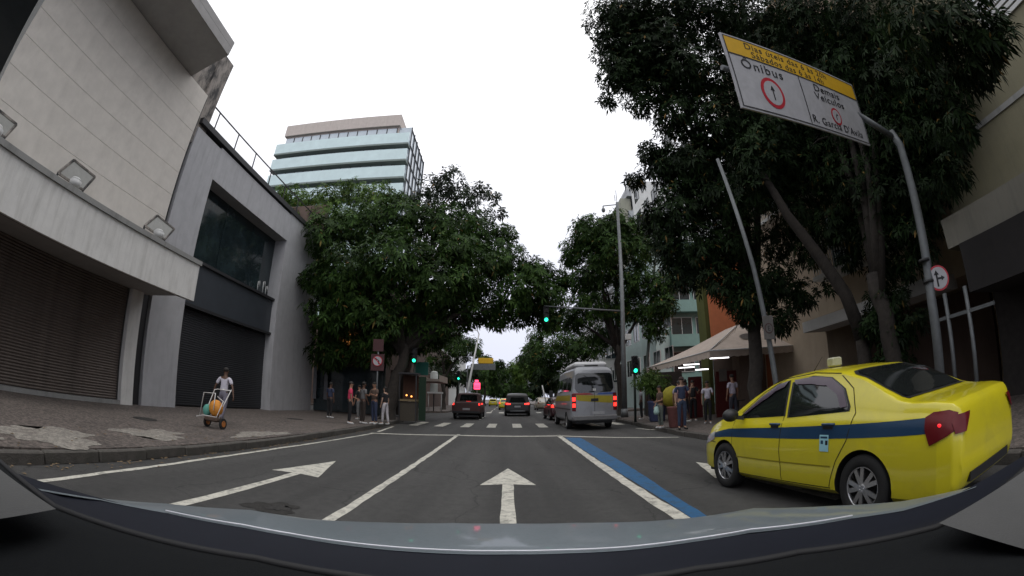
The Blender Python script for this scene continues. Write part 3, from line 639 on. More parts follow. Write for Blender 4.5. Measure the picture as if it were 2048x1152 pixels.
blS = [BX(1540,40,9.5,95),BX(1640,30,9.5,95),BX(1740,40,9.5,95),BX(1840,50,6.6,90),BX(1930,50,7,80),BX(1990,70,7,50),BX(1700,130,9.5,90),BX(1800,150,9.3,95),BX(1880,170,9.3,85),BX(1950,130,7.2,60),BX(1620,210,9.5,80),BX(1720,250,9.5,85),BX(1800,270,9.3,85),BX(1880,270,9.3,70),BX(1920,250,7.2,45),
       BX(1640,330,9.5,90),BX(1720,370,9.3,85),BX(1790,380,9.3,80),BX(1860,370,9.3,65),BX(1900,350,7.8,42),BX(1600,420,9,60),BX(1680,450,9.2,62),BX(1760,460,9.3,65),BX(1830,450,9.3,55),BX(1620,500,9.4,44),BX(1700,520,9.4,28),BX(1770,540,9.3,40),BX(1820,530,9.3,34),BX(1560,480,9.4,50),BX(1660,570,9.6,22,.7),
       BX(1760,610,9.3,38),BX(1790,670,8.9,40),BX(1740,660,9,30),BX(1830,640,8.7,30),BX(1800,715,8.8,30),BX(1850,500,9.3,30),BX(1560,300,9.5,90),BX(1500,180,9.5,80),BX(1590,120,9.5,90)]
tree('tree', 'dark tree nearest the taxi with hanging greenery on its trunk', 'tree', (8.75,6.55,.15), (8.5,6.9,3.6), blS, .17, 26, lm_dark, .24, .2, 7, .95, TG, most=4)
# second slanting bough
bt = MB(); bt.tube([(8.9,8.0,2.2),(8.7,8.2,3.4),(8.15,8.5,4.6),(7.6,8.8,5.8),(7.2,9.0,7.2)],[.2,.19,.17,.14,.1],9)
tr2 = thing('tree', 'slanting tree trunk crossing the barred balconies of the cream building', 'tree', (9.0,8.1,.15), 0, TG)
bt.tube([(9.0,7.9,.1),(8.95,8.0,1.3),(8.9,8.0,2.2)],[.28,.22,.2],9); bt.build('trunk', bark, tr2)
crown(tr2, [((7.3,9.1,7.6),1.3),((7.0,9.6,6.9),1.0),((7.8,8.6,8.4),1.2)], .19, 12, lm_dark, seed=9, drop=.8)
# right middle
blV = [B(1180,460,26,42),B(1235,450,26,40),B(1150,500,28,34),B(1280,500,26,44),B(1215,500,26,50),B(1285,450,27,26),B(1180,480,27,38),B(1225,470,27,40),B(1270,480,28,36),B(1200,540,27,50),B(1265,560,27,50),B(1160,560,28,36),B(1180,610,28,48),B(1240,620,28,45),B(1300,620,27,44),B(1150,640,30,36),B(1210,450,27,20),B(1320,570,26,40),B(1140,520,29,22),B(1310,660,26,28),B(1200,670,30,32),B(1165,450,28,14),B(1330,610,25,30)]
tree('tree', 'rounded mid green tree behind the tall grey camera pole', 'tree', (7.6,28,.15), (7.4,28,5), blV, .28, 12, lm_mid, .26, .2, 10, .7, TG)
cols = [('dark tree reaching low over the white van', [B(1130,690,40,48),B(1080,700,42,40),B(1160,700,38,40),B(1110,640,42,40),B(1060,720,46,26),B(1190,690,36,34),B(1075,670,44,24),B(1105,730,42,30)], (6.4,41,.15), lm_mid),
        ('distant rounded tree left of the sky gap', [B(900,690,46,34),B(870,680,46,26),B(930,700,48,30),B(895,725,48,26),B(945,690,50,22),B(915,670,50,24),B(860,720,46,16)], (-7.0,46,.15), lm_mid),
        ('small far tree under the sky gap, beyond the road sign', [B(985,735,80,18),B(1000,728,85,10),B(970,720,80,14),B(960,745,76,16),B(955,705,80,10)], (-4.5,82,.15), lm_mid),
        ('pale far tree right of the sky gap', [B(1030,735,80,16),B(1050,725,75,20),B(1065,700,70,22),B(1040,755,80,14),B(1070,740,66,24)], (5.5,76,.15), lm_light),
        ('far tree closing the end of the street', [B(960,775,110,22),B(985,778,120,22),B(1010,780,130,22),B(1040,780,120,22),B(1070,782,110,22),B(975,735,110,16),B(1062,735,110,16),B(1010,745,120,16),B(985,748,115,18),B(1040,748,115,18),B(1065,750,110,20),B(1000,770,140,16),B(1025,772,140,16),B(960,755,120,18),B(1085,765,110,22),B(1005,758,130,14),B(1025,762,130,12),B(985,762,120,14),B(1045,768,120,12),B(965,765,110,14)], (1.5,135,0), lm_mid),
        ('dark far tree above the row of distant cars', [B(1100,765,60,24),B(1075,775,64,16),B(1130,760,52,28),B(1090,745,58,24)], (6.6,58,.15), lm_dark),
        ('dark tree behind the far green signal', [B(870,745,60,18),B(900,755,60,18),B(930,755,62,18),B(845,730,56,18),B(945,745,66,14)], (-7.4,62,.15), lm_dark)]
for i,(lab,bl,base,m) in enumerate(cols):
    tree('tree', lab, 'tree', base, (base[0],base[1],4), bl, .35 if i < 2 else .7, 5.5 if i < 2 else 3.5, m, .25, .16, 20+i, .6, TG)
# shrubs by the awning corner
sh = thing('potted_bush', 'leafy bush in a blue planter beside the right hand signal', 'bush', (6.9,19,.15))
crown(sh, [((6.6,18.6,1.75),.55),((6.1,18.8,2.0),.45),((7.1,19,1.9),.6),((6.7,19.3,2.3),.5)], .2, 16, lm_light, name='foliage', seed=31)
q = MB(); q.tube([(6.7,18.8,.9),(6.65,18.8,1.7)],[.05,.03],6); q.build('stem', bark, sh)
pb = mat('blue_planter_paint',(.06,.075,.16),.7,var=.2,scale=8,dirt=(.03,.03,.05)); 
q = MB(); q.tube([(6.75,18.6,.15),(6.75,18.6,.2),(6.75,18.6,1.0),(6.75,18.6,1.08),(6.75,18.6,1.06)],[.33,.36,.42,.46,.38],20); q.build('planter', pb, sh)
pt = mat('terracotta_paint',(.16,.06,.055),.8,var=.2,scale=8); q = MB(); q.tube([(5.95,14.4,.15),(5.95,14.4,.2),(5.95,14.4,.85),(5.95,14.4,.9)],[.24,.26,.33,.35],18)
tag(q.build('planter', pt), 'dull red planter behind the man in jeans', 'planter')
gr = random.Random(5); q = MB()
for i in range(60):
    a = gr.uniform(0,2*PI); r = gr.uniform(.05,.25); h = gr.uniform(.3,.75); d = Vector((math.cos(a),math.sin(a),0)); s_ = Vector((-math.sin(a),math.cos(a),0))*.02
    p0_ = Vector((6.75,18.6,1.0))+d*.1; p1 = p0_+d*r*.5+Vector((0,0,h)); p2 = p0_+d*r*2+Vector((0,0,h*.8)); q.add([p0_-s_,p0_+s_,p1+s_,p1-s_,p2],[(0,1,2,3),(3,2,4)])
q.build('leaf_spray', lm_mid, sh, kind='stuff')
# tufts and hanging plants
hp = crown(None, [((8.8,6.7,2.9),.5),((8.8,6.8,2.2),.5),((8.75,7.0,1.5),.45),((8.7,7.3,2.5),.45)], .16, 40, lm_dark, name='climbing_plants', seed=33); hp['kind'] = 'thing'
tag(hp, 'climbing plants clinging to the trunk of the tree behind the taxi', 'plant')

# ---------------- vehicles ----------------
def lerp_tab(tab):
    xs = [a for a,_ in tab]; ys_ = [b for _,b in tab]; return lambda x: float(np.interp(x, xs, ys_))
class CarShape:
    """body surface: local +y forward, z up, symmetrical in x"""
    def __init__(s, L, W, sill, belt, top, hw, inset=.2, rsup=.55, fold=.0):
        s.L, s.W, s.inset, s.rsup, s.fold = L, W, inset, rsup, fold
        s.sill, s.belt, s.top, s.hwf = map(lerp_tab, (sill, belt, top, hw))
    def sec(s, y):
        w = s.W/2*s.hwf(y); z0 = s.sill(y); t = s.top(y); b = min(s.belt(y), t-.015); b = max(b, z0+.02); t = max(t, b+.01); h = b-z0
        g = t-b; ins = s.inset*min(1, g/.45)
        P = [(0,z0),(w*.55,z0),(w*.9,z0+.01*h),(w*.965,z0+.07*h),(w*.985,z0+.18*h),(w*.985,z0+.3*h),(w*.996,z0+.42*h),(w*1.0,z0+.6*h),(w*.994,z0+.74*h),(w*.985,z0+.82*h),(w*.978,z0+.88*h),(w*.955,z0+.96*h),(w*.93,b)]
        for k in range(1,6): tt = k/5*.84; P.append((w*.93-ins*tt**1.15, b+g*tt))
        xr, zr = P[-1]
        for k in range(1,9): a = k/8*PI/2; P.append((xr*max(0,math.cos(a))**s.rsup, zr+(t-zr)*math.sin(a)**.75))
        return P
    def side_x(s, y, z):
        P = s.sec(y)[2:20]; return float(np.interp(z, [p[1] for p in P], [p[0] for p in P]))
    def top_z(s, y, x):
        P = s.sec(y)[11:][::-1]; return float(np.interp(abs(x), [p[0] for p in P], [p[1] for p in P]))
    def end_y(s, x, z, sign):
        lo, hi = 0., sign*s.L/2
        for _ in range(26):
            m = (lo+hi)/2
            ok = (s.side_x(m, z) >= abs(x)-1e-4) if z < s.belt(m) else (s.top_z(m, x) >= z and s.sec(m)[12][0]*1.06 >= abs(x))
            if ok and z <= s.top(m): lo = m
            else: hi = m
        return lo
    def body(s, stations, parent, mats, name='body', wheels=(), wr=.33, inner=.5):
        rows = []
        for y in stations:
            P = s.sec(y); rows.append([(-x,y,z) for x,z in P[:0:-1]][0:0]+[(x,y,z) for x,z in P]+[(-x,y,z) for x,z in P[-2:0:-1]])
        b = MB(); b.grid(rows, close=True); n = len(rows[0])
        b.f.append(tuple(range(n))); b.m.append(0); b.sm.append(False); q = (len(rows)-1)*n; b.f.append(tuple(q+k for k in range(n-1,-1,-1))); b.m.append(0); b.sm.append(False)
        o = b.build(name, mats, parent, local=True, fix=True)
        if wheels:
            c = MB()
            for wy in wheels:
                for sg in (-1,1):
                    x0, x1 = (inner, s.W) if sg > 0 else (-s.W, -inner); c.tube([(x0,wy,wr),(x1,wy,wr)], wr*1.16, 40, mi=1)
            cu = c.build('cutter', mats, parent, local=True, fix=True)
            md = o.modifiers.new('b', 'BOOLEAN'); md.operation = 'DIFFERENCE'; md.object = cu; md.solver = 'EXACT'
            bpy.context.view_layer.update(); dg = bpy.context.evaluated_depsgraph_get(); me = bpy.data.meshes.new_from_object(o.evaluated_get(dg))
            o.modifiers.clear(); o.data = me; bpy.data.objects.remove(cu)
            me.shade_smooth() if hasattr(me,'shade_smooth') else None
            try: me.set_sharp_from_angle(angle=R(32))
            except Exception: pass
        return o
    def patch_side(s, poly, off, parent, name, m, sg=1, nz=8, ny=14, thick=0):
        """sheet hugging the flank; poly = convex list of (y,z)"""
        zs = [p[1] for p in poly]; z0, z1 = min(zs)+1e-4, max(zs)-1e-4; rows = []
        for i in range(nz+1):
            z = z0+(z1-z0)*i/nz; X = []
            for (a, b_) in zip(poly, poly[1:]+poly[:1]):
                if (a[1]-z)*(b_[1]-z) <= 0 and a[1] != b_[1]: t = (z-a[1])/(b_[1]-a[1]); X.append(a[0]+t*(b_[0]-a[0]))
            y0, y1 = min(X), max(X); rows.append([(sg*(s.side_x(y0+(y1-y0)*k/ny, z)+off), y0+(y1-y0)*k/ny, z) for k in range(ny+1)])
        b = MB(); b.grid(rows); return b.build(name, m, parent, local=True)
    def line_side(s, pts, w, off, parent, name, m, sg=1):
        b = MB(); P = []
        for a, c in zip(pts[:-1], pts[1:]):
            n = max(2, int(math.hypot(c[0]-a[0], c[1]-a[1])/.05)); P += [(a[0]+(c[0]-a[0])*k/n, a[1]+(c[1]-a[1])*k/n) for k in range(n)]
        P.append(pts[-1]); rows = []
        for i, (y,z) in enumerate(P):
            a = P[max(0,i-1)]; c = P[min(len(P)-1,i+1)]; d = math.hypot(c[0]-a[0], c[1]-a[1]) or 1; ny_, nz_ = -(c[1]-a[1])/d*w/2, (c[0]-a[0])/d*w/2
            rows.append([(sg*(s.side_x(y+ny_*k, z+nz_*k)+off), y+ny_*k, z+nz_*k) for k in (-1,0,1)])
        b.grid(rows); return b.build(name, m, parent, local=True)
    def patch_top(s, rows_in, off, parent, name, m, nx=14):
        """sheet on the bonnet/roof/screen; rows_in = list of (y, half width)"""
        ys_ = np.linspace(rows_in[0][0], rows_in[-1][0], 12); hwx = [np.interp(y, [r[0] for r in rows_in], [r[1] for r in rows_in]) if rows_in[0][0] < rows_in[-1][0] else np.interp(-y, [-r[0] for r in rows_in], [r[1] for r in rows_in]) for y in ys_]
        b = MB(); b.grid([[(h*k/nx*2-h, y, s.top_z(y, h*k/nx*2-h)+off) for k in range(nx+1)] for y, h in zip(ys_, hwx)]); return b.build(name, m, parent, local=True)
    def patch_end(s, poly, off, parent, name, m, sign=-1, nz=6, nx=8, mirror=False):
        zs = [p[1] for p in poly]; z0, z1 = min(zs)+1e-4, max(zs)-1e-4; b = MB()
        for mr in ((1,-1) if mirror else (1,)):
            rows = []
            for i in range(nz+1):
                z = z0+(z1-z0)*i/nz; X = []
                for (a, c) in zip(poly, poly[1:]+poly[:1]):
                    if (a[1]-z)*(c[1]-z) <= 0 and a[1] != c[1]: t = (z-a[1])/(c[1]-a[1]); X.append(a[0]+t*(c[0]-a[0]))
                x0, x1 = min(X), max(X); r_ = []
                for k in range(nx+1): x = x0+(x1-x0)*k/nx; r_.append((x*mr, s.end_y(x, z, sign)+sign*off, z))
                rows.append(r_)
            b.grid(rows)
        return b.build(name, m, parent, local=True)
WHEEL = {}
def wheel(parent, y, x, r, w=.2, spokes=5, rimm=None, detail=True):
    sg = 1 if x > 0 else -1; key = (r, w, spokes, sg, detail, rimm.name if rimm else '')
    if key in WHEEL:
        c = WHEEL[key].copy(); COL.objects.link(c); c.parent = parent; c.location = (x, y, r)
        for ch in WHEEL[key].children: d = ch.copy(); COL.objects.link(d); d.parent = c
        return c
    b = MB(); prof = [(0,-w/2*.8,.62),(0,-w/2,.72),(0,-w/2*.98,.93),(0,-w/2*.75,1.0),(0,w/2*.75,1.0),(0,w/2*.98,.93),(0,w/2,.74),(0,w/2*.86,.64),(0,w/2*.5,.62)]
    n = 36; b.grid([[(p[1]*sg, r*p[2]*math.cos(2*PI*k/n), r*p[2]*math.sin(2*PI*k/n)) for k in range(n)] for p in prof], close=True)
    t = b.build('wheel', tyre, parent, local=True); t.location = (x, y, r); b = MB(); rr = r*.64; fx = w/2*.72*sg
    b.grid([[(xx*sg, q*math.cos(2*PI*k/n), q*math.sin(2*PI*k/n)) for k in range(n)] for xx,q in ((w/2*.9,rr*1.0),(w/2*.93,rr*.965),(w/2*.78,rr*.93),(-w/2*.6,rr*.9))], close=True)
    if detail:
        for i in range(spokes):
            for dd in (-.2,.2):
                a = 2*PI*i/spokes+dd*.75; a2 = 2*PI*i/spokes+dd*1.25; wv = .021*r/.3
                p0_ = Vector((fx+.012*sg, math.cos(a)*rr*.2, math.sin(a)*rr*.2)); p1 = Vector((fx+.0*sg, math.cos(a2)*rr*.95, math.sin(a2)*rr*.95)); nn = Vector((0,-math.sin(a),math.cos(a)))*wv
                b.obox((p0_+p1)/2, (p1-p0_)/2, nn, Vector((.012,0,0)))
        b.tube([(fx-.02*sg,0,0),(fx+.028*sg,0,0)], rr*.21, 16)
        for i in range(spokes): a = 2*PI*(i+.5)/spokes; b.tube([(fx,math.cos(a)*rr*.13,math.sin(a)*rr*.13),(fx+.033*sg,math.cos(a)*rr*.13,math.sin(a)*rr*.13)], .008, 6)
    else: b.tube([(fx,0,0),(fx+.01*sg,0,0)], rr*.9, 16)
    b.build('rim', rimm or alloy, t, local=True)
    b = MB(); b.tube([(-w*.1*sg,0,0),(w*.12*sg,0,0)], rr*.62, 20); b.tube([(-w*.3*sg,0,0),(-w*.2*sg,0,0)], rr*.95, 20); b.build('brake_disc', mat('brake_iron',(.05,.048,.045),.5,.6), t, local=True)
    WHEEL[key] = t; return t

def stations(L, dense):
    S = set(np.round(np.linspace(-L/2, L/2, 46), 4)); 
    for a, b_, n in dense: S |= set(np.round(np.linspace(a, b_, n), 4))
    return sorted(S)
# --- the yellow taxi
yel = mat('taxi_yellow', (.6,.52,.012), .35, 0, var=.05, scale=1.5, spec=.5, coat=.8, dirt=(.3,.26,.06), dscale=1.6, damt=.3)
bluest = mat('taxi_blue_stripe', (.012,.045,.1), .35, var=.06, coat=.4)
seam = mat('panel_gap', (.02,.018,.005), .9, var=0)
blackpl = mat('black_plastic', (.014,.014,.015), .5, var=.1)
TL = 4.28
ts = CarShape(TL, 1.72,
  sill=[(-2.14,.42),(-2.10,.30),(-2.0,.24),(-1.7,.2),(1.75,.19),(2.0,.2),(2.1,.26),(2.14,.36)],
  belt=[(-2.14,.76),(-2.05,.90),(-1.8,.95),(-.9,.985),(-.5,.98),(.6,.93),(1.05,.90),(1.6,.80),(1.95,.70),(2.14,.55)],
  top=[(-2.14,.60),(-2.135,.78),(-2.12,.90),(-2.09,.97),(-2.04,1.01),(-1.9,1.035),(-1.66,1.05),(-1.5,1.085),(-1.05,1.32),(-.75,1.415),(-.4,1.455),(-.1,1.462),(.2,1.445),(.5,1.38),(.8,1.25),(1.1,1.08),(1.22,1.015),(1.5,.955),(1.8,.86),(2.0,.75),(2.1,.62),(2.14,.48)],
  hw=[(-2.14,.80),(-2.08,.89),(-1.95,.955),(-1.6,.99),(-.8,1.0),(.9,1.0),(1.5,.975),(1.85,.91),(2.02,.83),(2.1,.74),(2.14,.64)], inset=.21)
TX = (3.84, 4.04, 0.); TRZ = R(4.0)
tx = thing('taxi', 'yellow taxi with a dark blue side stripe turning right in the next lane', 'car', TX, TRZ)
FW, RW, WR = 1.30, -1.14, .31
ts.body(stations(TL, [(-2.14,-1.9,16),(1.9,2.14,14),(-1.7,-.6,16),(.1,1.3,16)]), tx, [yel, blackpl], wheels=(FW,RW), wr=WR)
for x in (-.745,.745):
    for y in (FW,RW): wheel(tx, y, x, WR, .19, 5)
q = MB(); q.box(-.7,.7,-1.9,1.9,.17,.25); q.build('underbody', blackpl, tx, local=True)
for sg in (-1,1):
    st = []
    rows = []
    for y in np.linspace(-1.93,1.86,48):
        zt = ts.belt(y)-.075 if y < 1.0 else ts.belt(y)-.06; zt = float(np.interp(y,[-1.93,-.6,.6,1.2,1.86],[.92,.89,.85,.825,.715])); zb = zt-float(np.interp(y,[-1.93,-.5,1.2,1.86],[.125,.13,.11,.05]))
        rows.append([(sg*(ts.side_x(y, zb+(zt-zb)*k/5)+.0025), y, zb+(zt-zb)*k/5) for k in range(6)])
    q = MB(); q.grid(rows); q.build('stripe', bluest, tx, local=True)
    # side glass: frame, panes, visor
    def sw_(poly, nm, m, off): return ts.patch_side(poly, off, tx, nm, m, sg, 10, 12)
    def shr(poly, k): cy = sum(p[0] for p in poly)/len(poly); cz = sum(p[1] for p in poly)/len(poly); return [(cy+(p[0]-cy)*k, cz+(p[1]-cz)*(k-.03)) for p in poly]
    fpoly = [(1.02,.955),(.93,1.02),(.62,1.22),(.34,1.345),(.13,1.375),(.08,.975)]; rpoly = [(-.02,.98),(.03,1.38),(-.30,1.39),(-.58,1.35),(-.80,1.23),(-.92,1.05),(-.90,1.0)]
    for poly in (fpoly, rpoly):
        f = sw_(shr(poly,1.07), 'window_frame', blackpl, .004); sw_(poly, 'window', carglass, .008)
    vis = mat('smoked_visor',(.05,.03,.05),.25,var=.05)
    q = MB(); 
    for arcp in ([(.95,1.02),(.62,1.23),(.34,1.35),(.13,1.38)], [(.03,1.38),(-.30,1.39),(-.58,1.35),(-.80,1.22),(-.90,1.06)]):
        rows = []
        n = len(arcp); cy_, cz_ = (.4,1.0) if arcp[0][0] > .5 else (-.4,1.02)
        for k in range(19):
            t = k/18*(n-1); i = min(int(t), n-2); fr = t-i; y = arcp[i][0]+(arcp[i+1][0]-arcp[i][0])*fr; z = arcp[i][1]+(arcp[i+1][1]-arcp[i][1])*fr
            d = math.hypot(cy_-y, cz_-z); ty, tz = y+(cy_-y)/d*.08, z+(cz_-z)/d*.08
            rows.append([(sg*(ts.side_x(y,z)+.012), y, z), (sg*(ts.side_x((y+ty)/2,(z+tz)/2)+.022), (y+ty)/2, (z+tz)/2), (sg*(ts.side_x(ty,tz)+.026), ty, tz)])
        q.grid(rows)
    q.build('window_visor', vis, tx, local=True)
    for pts in ([(1.12,.93),(1.1,.6),(1.02,.3)], [(.07,1.0),(.1,.6),(.07,.27)], [(-.80,.55),(-.94,.75),(-1.02,1.0),(-.93,1.22),(-.7,1.38),(-.3,1.425),(.2,1.405),(.6,1.27),(.98,1.03)], [(-.80,.55),(-.74,.42),(-.70,.28)], [(1.0,.25),(-.72,.27)], [(1.56,.62),(1.9,.62)]):
        ts.line_side(pts, .010, .003, tx, 'door_seam', seam, sg)
    ts.line_side([(1.0,.47),(.3,.475),(-.72,.49)], .016, .004, tx, 'door_crease_shade', mat('crease_shadow',(.3,.25,.008),.5,var=0), sg)  # darker yellow strip paints the shade along the door crease
    for y in (.2,-.68):
        q = MB(); z = .90; xs_ = ts.side_x(y,z)
        q.tube([(sg*(xs_-.005),y-.09,z),(sg*(xs_+.035),y-.06,z+.006),(sg*(xs_+.04),y+.05,z+.006),(sg*(xs_-.005),y+.09,z)], .013, 6); q.build('door_handle', bluest, tx, local=True)
        ts.patch_side([(y-.07,z-.045),(y+.07,z-.045),(y+.07,z+.0),(y-.07,z+.0)], .0045, tx, 'handle_recess', blackpl, sg, 3, 4)
    # mirror
    q = MB(); q.ball((sg*.98,.93,1.02),.12,.075,.085,14); q.bar((sg*.80,.9,.97),(sg*.93,.93,.99),.05); q.build('mirror', blackpl, tx, local=True)
    # taillight: angular lens wrapping the corner
    tl = ts.patch_side([(-1.83,.93),(-1.835,.82),(-1.885,.70),(-2.0,.745),(-2.095,.79),(-2.095,.925),(-2.03,.955),(-1.9,.955)], .016, tx, 'tail_light', redlens, sg, 8, 8)
    q = MB()
    rows = [[(sg*x, ts.end_y(x, z, -1)-.018, z) for x in np.linspace(.50+(.91-z)*.9, .75, 8)] for z in np.linspace(.77,.91,6)]
    q.grid(rows); q.build('lamp_lens', redlens, tl, local=True)
    q = MB(); q.ball((sg*(ts.side_x(-1.97,.85)+.016),-1.97,.85),.01,.02,.015); q.build('bulb', mat('dim_red_bulb',(.5,.02,.02),.3,emit=(1,.02,.03),es=1.2,var=0), tl, local=True)
    ts.patch_side([(1.62,.77),(1.60,.66),(1.98,.55),(2.02,.60),(1.95,.68)], .008, tx, 'headlight', mat('lamp_glass',(.5,.52,.55),.08,.4), sg, 6, 8)
ts.patch_top([(-1.52,.60),(-1.3,.61),(-.92,.57),(-.86,.52)], .012, tx, 'rear_window', carglass)
ts.patch_top([(-1.56,.63),(-1.3,.64),(-.88,.60),(-.82,.54)], .006, tx, 'rear_window_frame', blackpl)
ts.patch_top([(.42,.54),(.8,.62),(1.17,.66)], .010, tx, 'windscreen', carglass)
q = MB(); q.cbox(-.09,.09,-.12,.0,1.475,1.585,.015); sgn = q.build('roof_sign', mat('roof_lamp_plastic',(.36,.36,.26),.5), tx, local=True)
q = MB(); q.cyl((0,0.5,1.40),.006,.02,8); q.tube([(0,.35,1.44),(0,.15,1.62)],[.006,.003],5); q.build('antenna', blackpl, tx, local=True)
q = MB(); q.box(-.5,.5,-2.150,-2.10,.34,.42); q.build('bumper_grille', blackpl, tx, local=True)
# small pale inspection sticker on the rear door
stk = ts.patch_side([(-.66,.825),(-.54,.82),(-.535,.66),(-.65,.655)][0:4] and [(-.70,.80),(-.57,.80),(-.57,.635),(-.70,.635)], .004, tx, 'door_sticker', mat('sticker_pale_blue',(.32,.6,.68),.6,var=.05), -1, 5, 5)
for (a,b_,c,d_,m_) in ((-.685,-.585,.765,.785,bluest),(-.69,-.655,.70,.745,sign_k),(-.625,-.59,.71,.745,bluest)):
    ts.patch_side([(a,c),(b_,c),(b_,d_),(a,d_)], .0055, stk, 'sticker_print', m_, -1, 2, 2)

def simple_car(name, label, cat, loc, rz, shape, paint_m, L, wy, wr, rear_glass, tail, lit=True, group=None, extra=None, side=None, glassm=None):
    t = thing(name, label, cat, loc, rz, group); shape.body(stations(L, [(-L/2,-L/2+.3,14),(L/2-.3,L/2,10)]), t, [paint_m, blackpl], wheels=wy, wr=wr)
    for x in (-shape.W/2+.12, shape.W/2-.12):
        for y in wy: wheel(t, y, x, wr, .2, 5, None, False)
    if isinstance(rear_glass[0][1], tuple): pass
    shape.patch_end(rear_glass, .012, t, 'rear_window', carglass, -1)
    for sg in (1,-1):
        for i, (poly, m) in enumerate(tail):
            shape.patch_end([(x*sg, z) for x,z in poly], .018, t, 'tail_light', m, -1, 3, 4)
        for poly in (side or []): shape.patch_side(poly, .008, t, 'side_window', carglass, sg)
    q = MB(); q.box(-shape.W/2+.25,shape.W/2-.25,-L/2+.2,L/2-.2,.18,.3); q.build('underbody', blackpl, t, local=True)
    shape.patch_end([(-.24,extra[0]),(.24,extra[0]),(.24,extra[0]+.13),(-.24,extra[0]+.13)], .015, t, 'licence_plate', mat('plate_grey',(.35,.35,.36),.5), -1, 2, 4)
    if lit: shape.patch_end([(-.17,extra[1]),(.17,extra[1]),(.17,extra[1]+.035),(-.17,extra[1]+.035)], .03, t, 'third_brake_light', redglow, -1, 2, 4)
    return t
def shape_hatch(L, W, H, tail_z=.95):
    h = L/2; return CarShape(L, W, sill=[(-h,.42),(-h+.05,.3),(-h+.2,.24),(h-.3,.22),(h,.36)], belt=[(-h,.7),(-h+.1,.95),(-h+.5,1.0),(0,.97),(h-1.2,.93),(h-.3,.72),(h,.5)],
      top=[(-h,.55),(-h+.015,.75),(-h+.05,tail_z),(-h+.13,1.1),(-h+.32,H-.16),(-h+.5,H-.05),(-h+1.0,H),(0,H),(.5,H-.08),(1.1,1.1),(h-.4,.85),(h-.1,.68),(h,.45)],
      hw=[(-h,.86),(-h+.06,.93),(-h+.2,.97),(-.5,1),(h-.8,.98),(h-.25,.88),(h,.66)], inset=.17)
greyb = mat('dusty_grey_paint', (.075,.04,.037), .6, .0, var=.1, spec=.3); blk = mat('black_paint', (.008,.008,.009), .45, 0, var=.05, coat=.15); beigep = mat('champagne_paint', (.32,.28,.22), .35, .2, var=.06, coat=.3)
# pickup
L = 4.9; h = L/2
pk = CarShape(L, 1.98, sill=[(-h,.45),(-h+.1,.38),(h,.38)], belt=[(-h,1.0),(h,1.0)], top=[(-h,.6),(-h+.01,.95),(-h+.03,1.12),(-.9,1.13),(-.86,1.16),(-.62,1.72),(-.4,1.80),(.5,1.8),(.8,1.68),(1.3,1.2),(h-.2,1.02),(h,.7)], hw=[(-h,.94),(-h+.1,.98),(0,1),(h-.5,.97),(h,.8)], inset=.16)
p1 = simple_car('pickup_truck', 'dusty grey pickup with lit brake lights in the left lane', 'pickup', (-2.72,30.3,0), 0, pk, greyb, L, (-1.35,1.6), .36, [(-.62,1.2),(.62,1.2),(.54,1.66),(-.54,1.66)],
  [([(.80,.95),(.93,.95),(.93,1.08),(.80,1.08)], redglow),([(.82,.78),(.93,.78),(.93,.94),(.82,.94)], redlens)], extra=(.62,1.16), side=[[(-.55,1.22),(.9,1.2),(.45,1.68),(-.5,1.68)]])
q = MB(); q.box(-.9,.9,-h-.06,-h+.05,.42,.55); q.build('bumper', blackpl, p1, local=True)
# SUV
sv = shape_hatch(4.6,2.12,1.86); sv.belt = lerp_tab([(-2.3,.9),(-2.1,1.1),(0,1.05),(1.1,1.0),(2.3,.6)])
p2 = simple_car('suv', 'black sport utility vehicle with roof rails and bright red tail lights', 'car', (.76,36.2,0), 0, sv, blk, 4.6, (-1.35,1.4), .36, [(-.66,1.12),(.66,1.12),(.52,1.52),(-.52,1.52)],
  [([(.55,.93),(.93,.93),(.93,1.08),(.55,1.06)], redglow)], lit=False, extra=(.72,1.5), side=[[(-1.8,1.15),(.9,1.1),(.3,1.55),(-1.6,1.55)]])
for sg in (-1,1): q = MB(); q.tube([(sg*.62,-1.5,1.72),(sg*.62,-1.3,1.80),(sg*.62,.3,1.80),(sg*.62,.5,1.7)], .022, 6); q.build('roof_rail', whitem, p2, local=True)
q = MB(); q.cbox(-.6,.6,-2.36,-2.28,.36,.46); q.build('bumper_trim', steel, p2, local=True)
# other distant cars
hs_ = shape_hatch(4.0,1.7,1.5)
tailp = [([(.62,.82),(.8,.82),(.8,1.0),(.68,1.0)], redlens)]; tailg = [([(.62,.82),(.8,.82),(.8,1.0),(.68,1.0)], redglow)]
rg = [(-.6,1.05),(.6,1.05),(.5,1.34),(-.5,1.34)]; sd = [[(-1.5,1.05),(.7,1.0),(.2,1.38),(-1.3,1.38)]]
simple_car('parked_car', 'beige hatchback right of the black vehicle', 'car', (4.3,53,0), R(2), shape_hatch(4.1,1.85,1.6), beigep, 4.1, (-1.25,1.3), .32, [(-.64,1.05),(.64,1.05),(.52,1.42),(-.52,1.42)], tailp, False, extra=(.66,1.4), side=sd)
simple_car('taxi', 'distant yellow taxi half hidden by the black vehicle with a brake light on', 'car', (-.35,56,0), 0, hs_, yel, 4.0, (-1.2,1.25), .31, rg, tailg, True, extra=(.66,1.34), side=sd)
simple_car('taxi', 'farthest yellow taxi in the left lane', 'car', (-2.9,84,0), 0, hs_, yel, 4.0, (-1.2,1.25), .31, rg, tailp, False, extra=(.66,1.34), side=sd)
simple_car('car', 'small silver car ahead of the grey pickup', 'car', (-5.3,66,0), 0, hs_, mat('silver_paint',(.4,.4,.42),.35,.4,var=.05), 4.0, (-1.2,1.25), .31, rg, tailp, False, extra=(.66,1.34), side=sd)
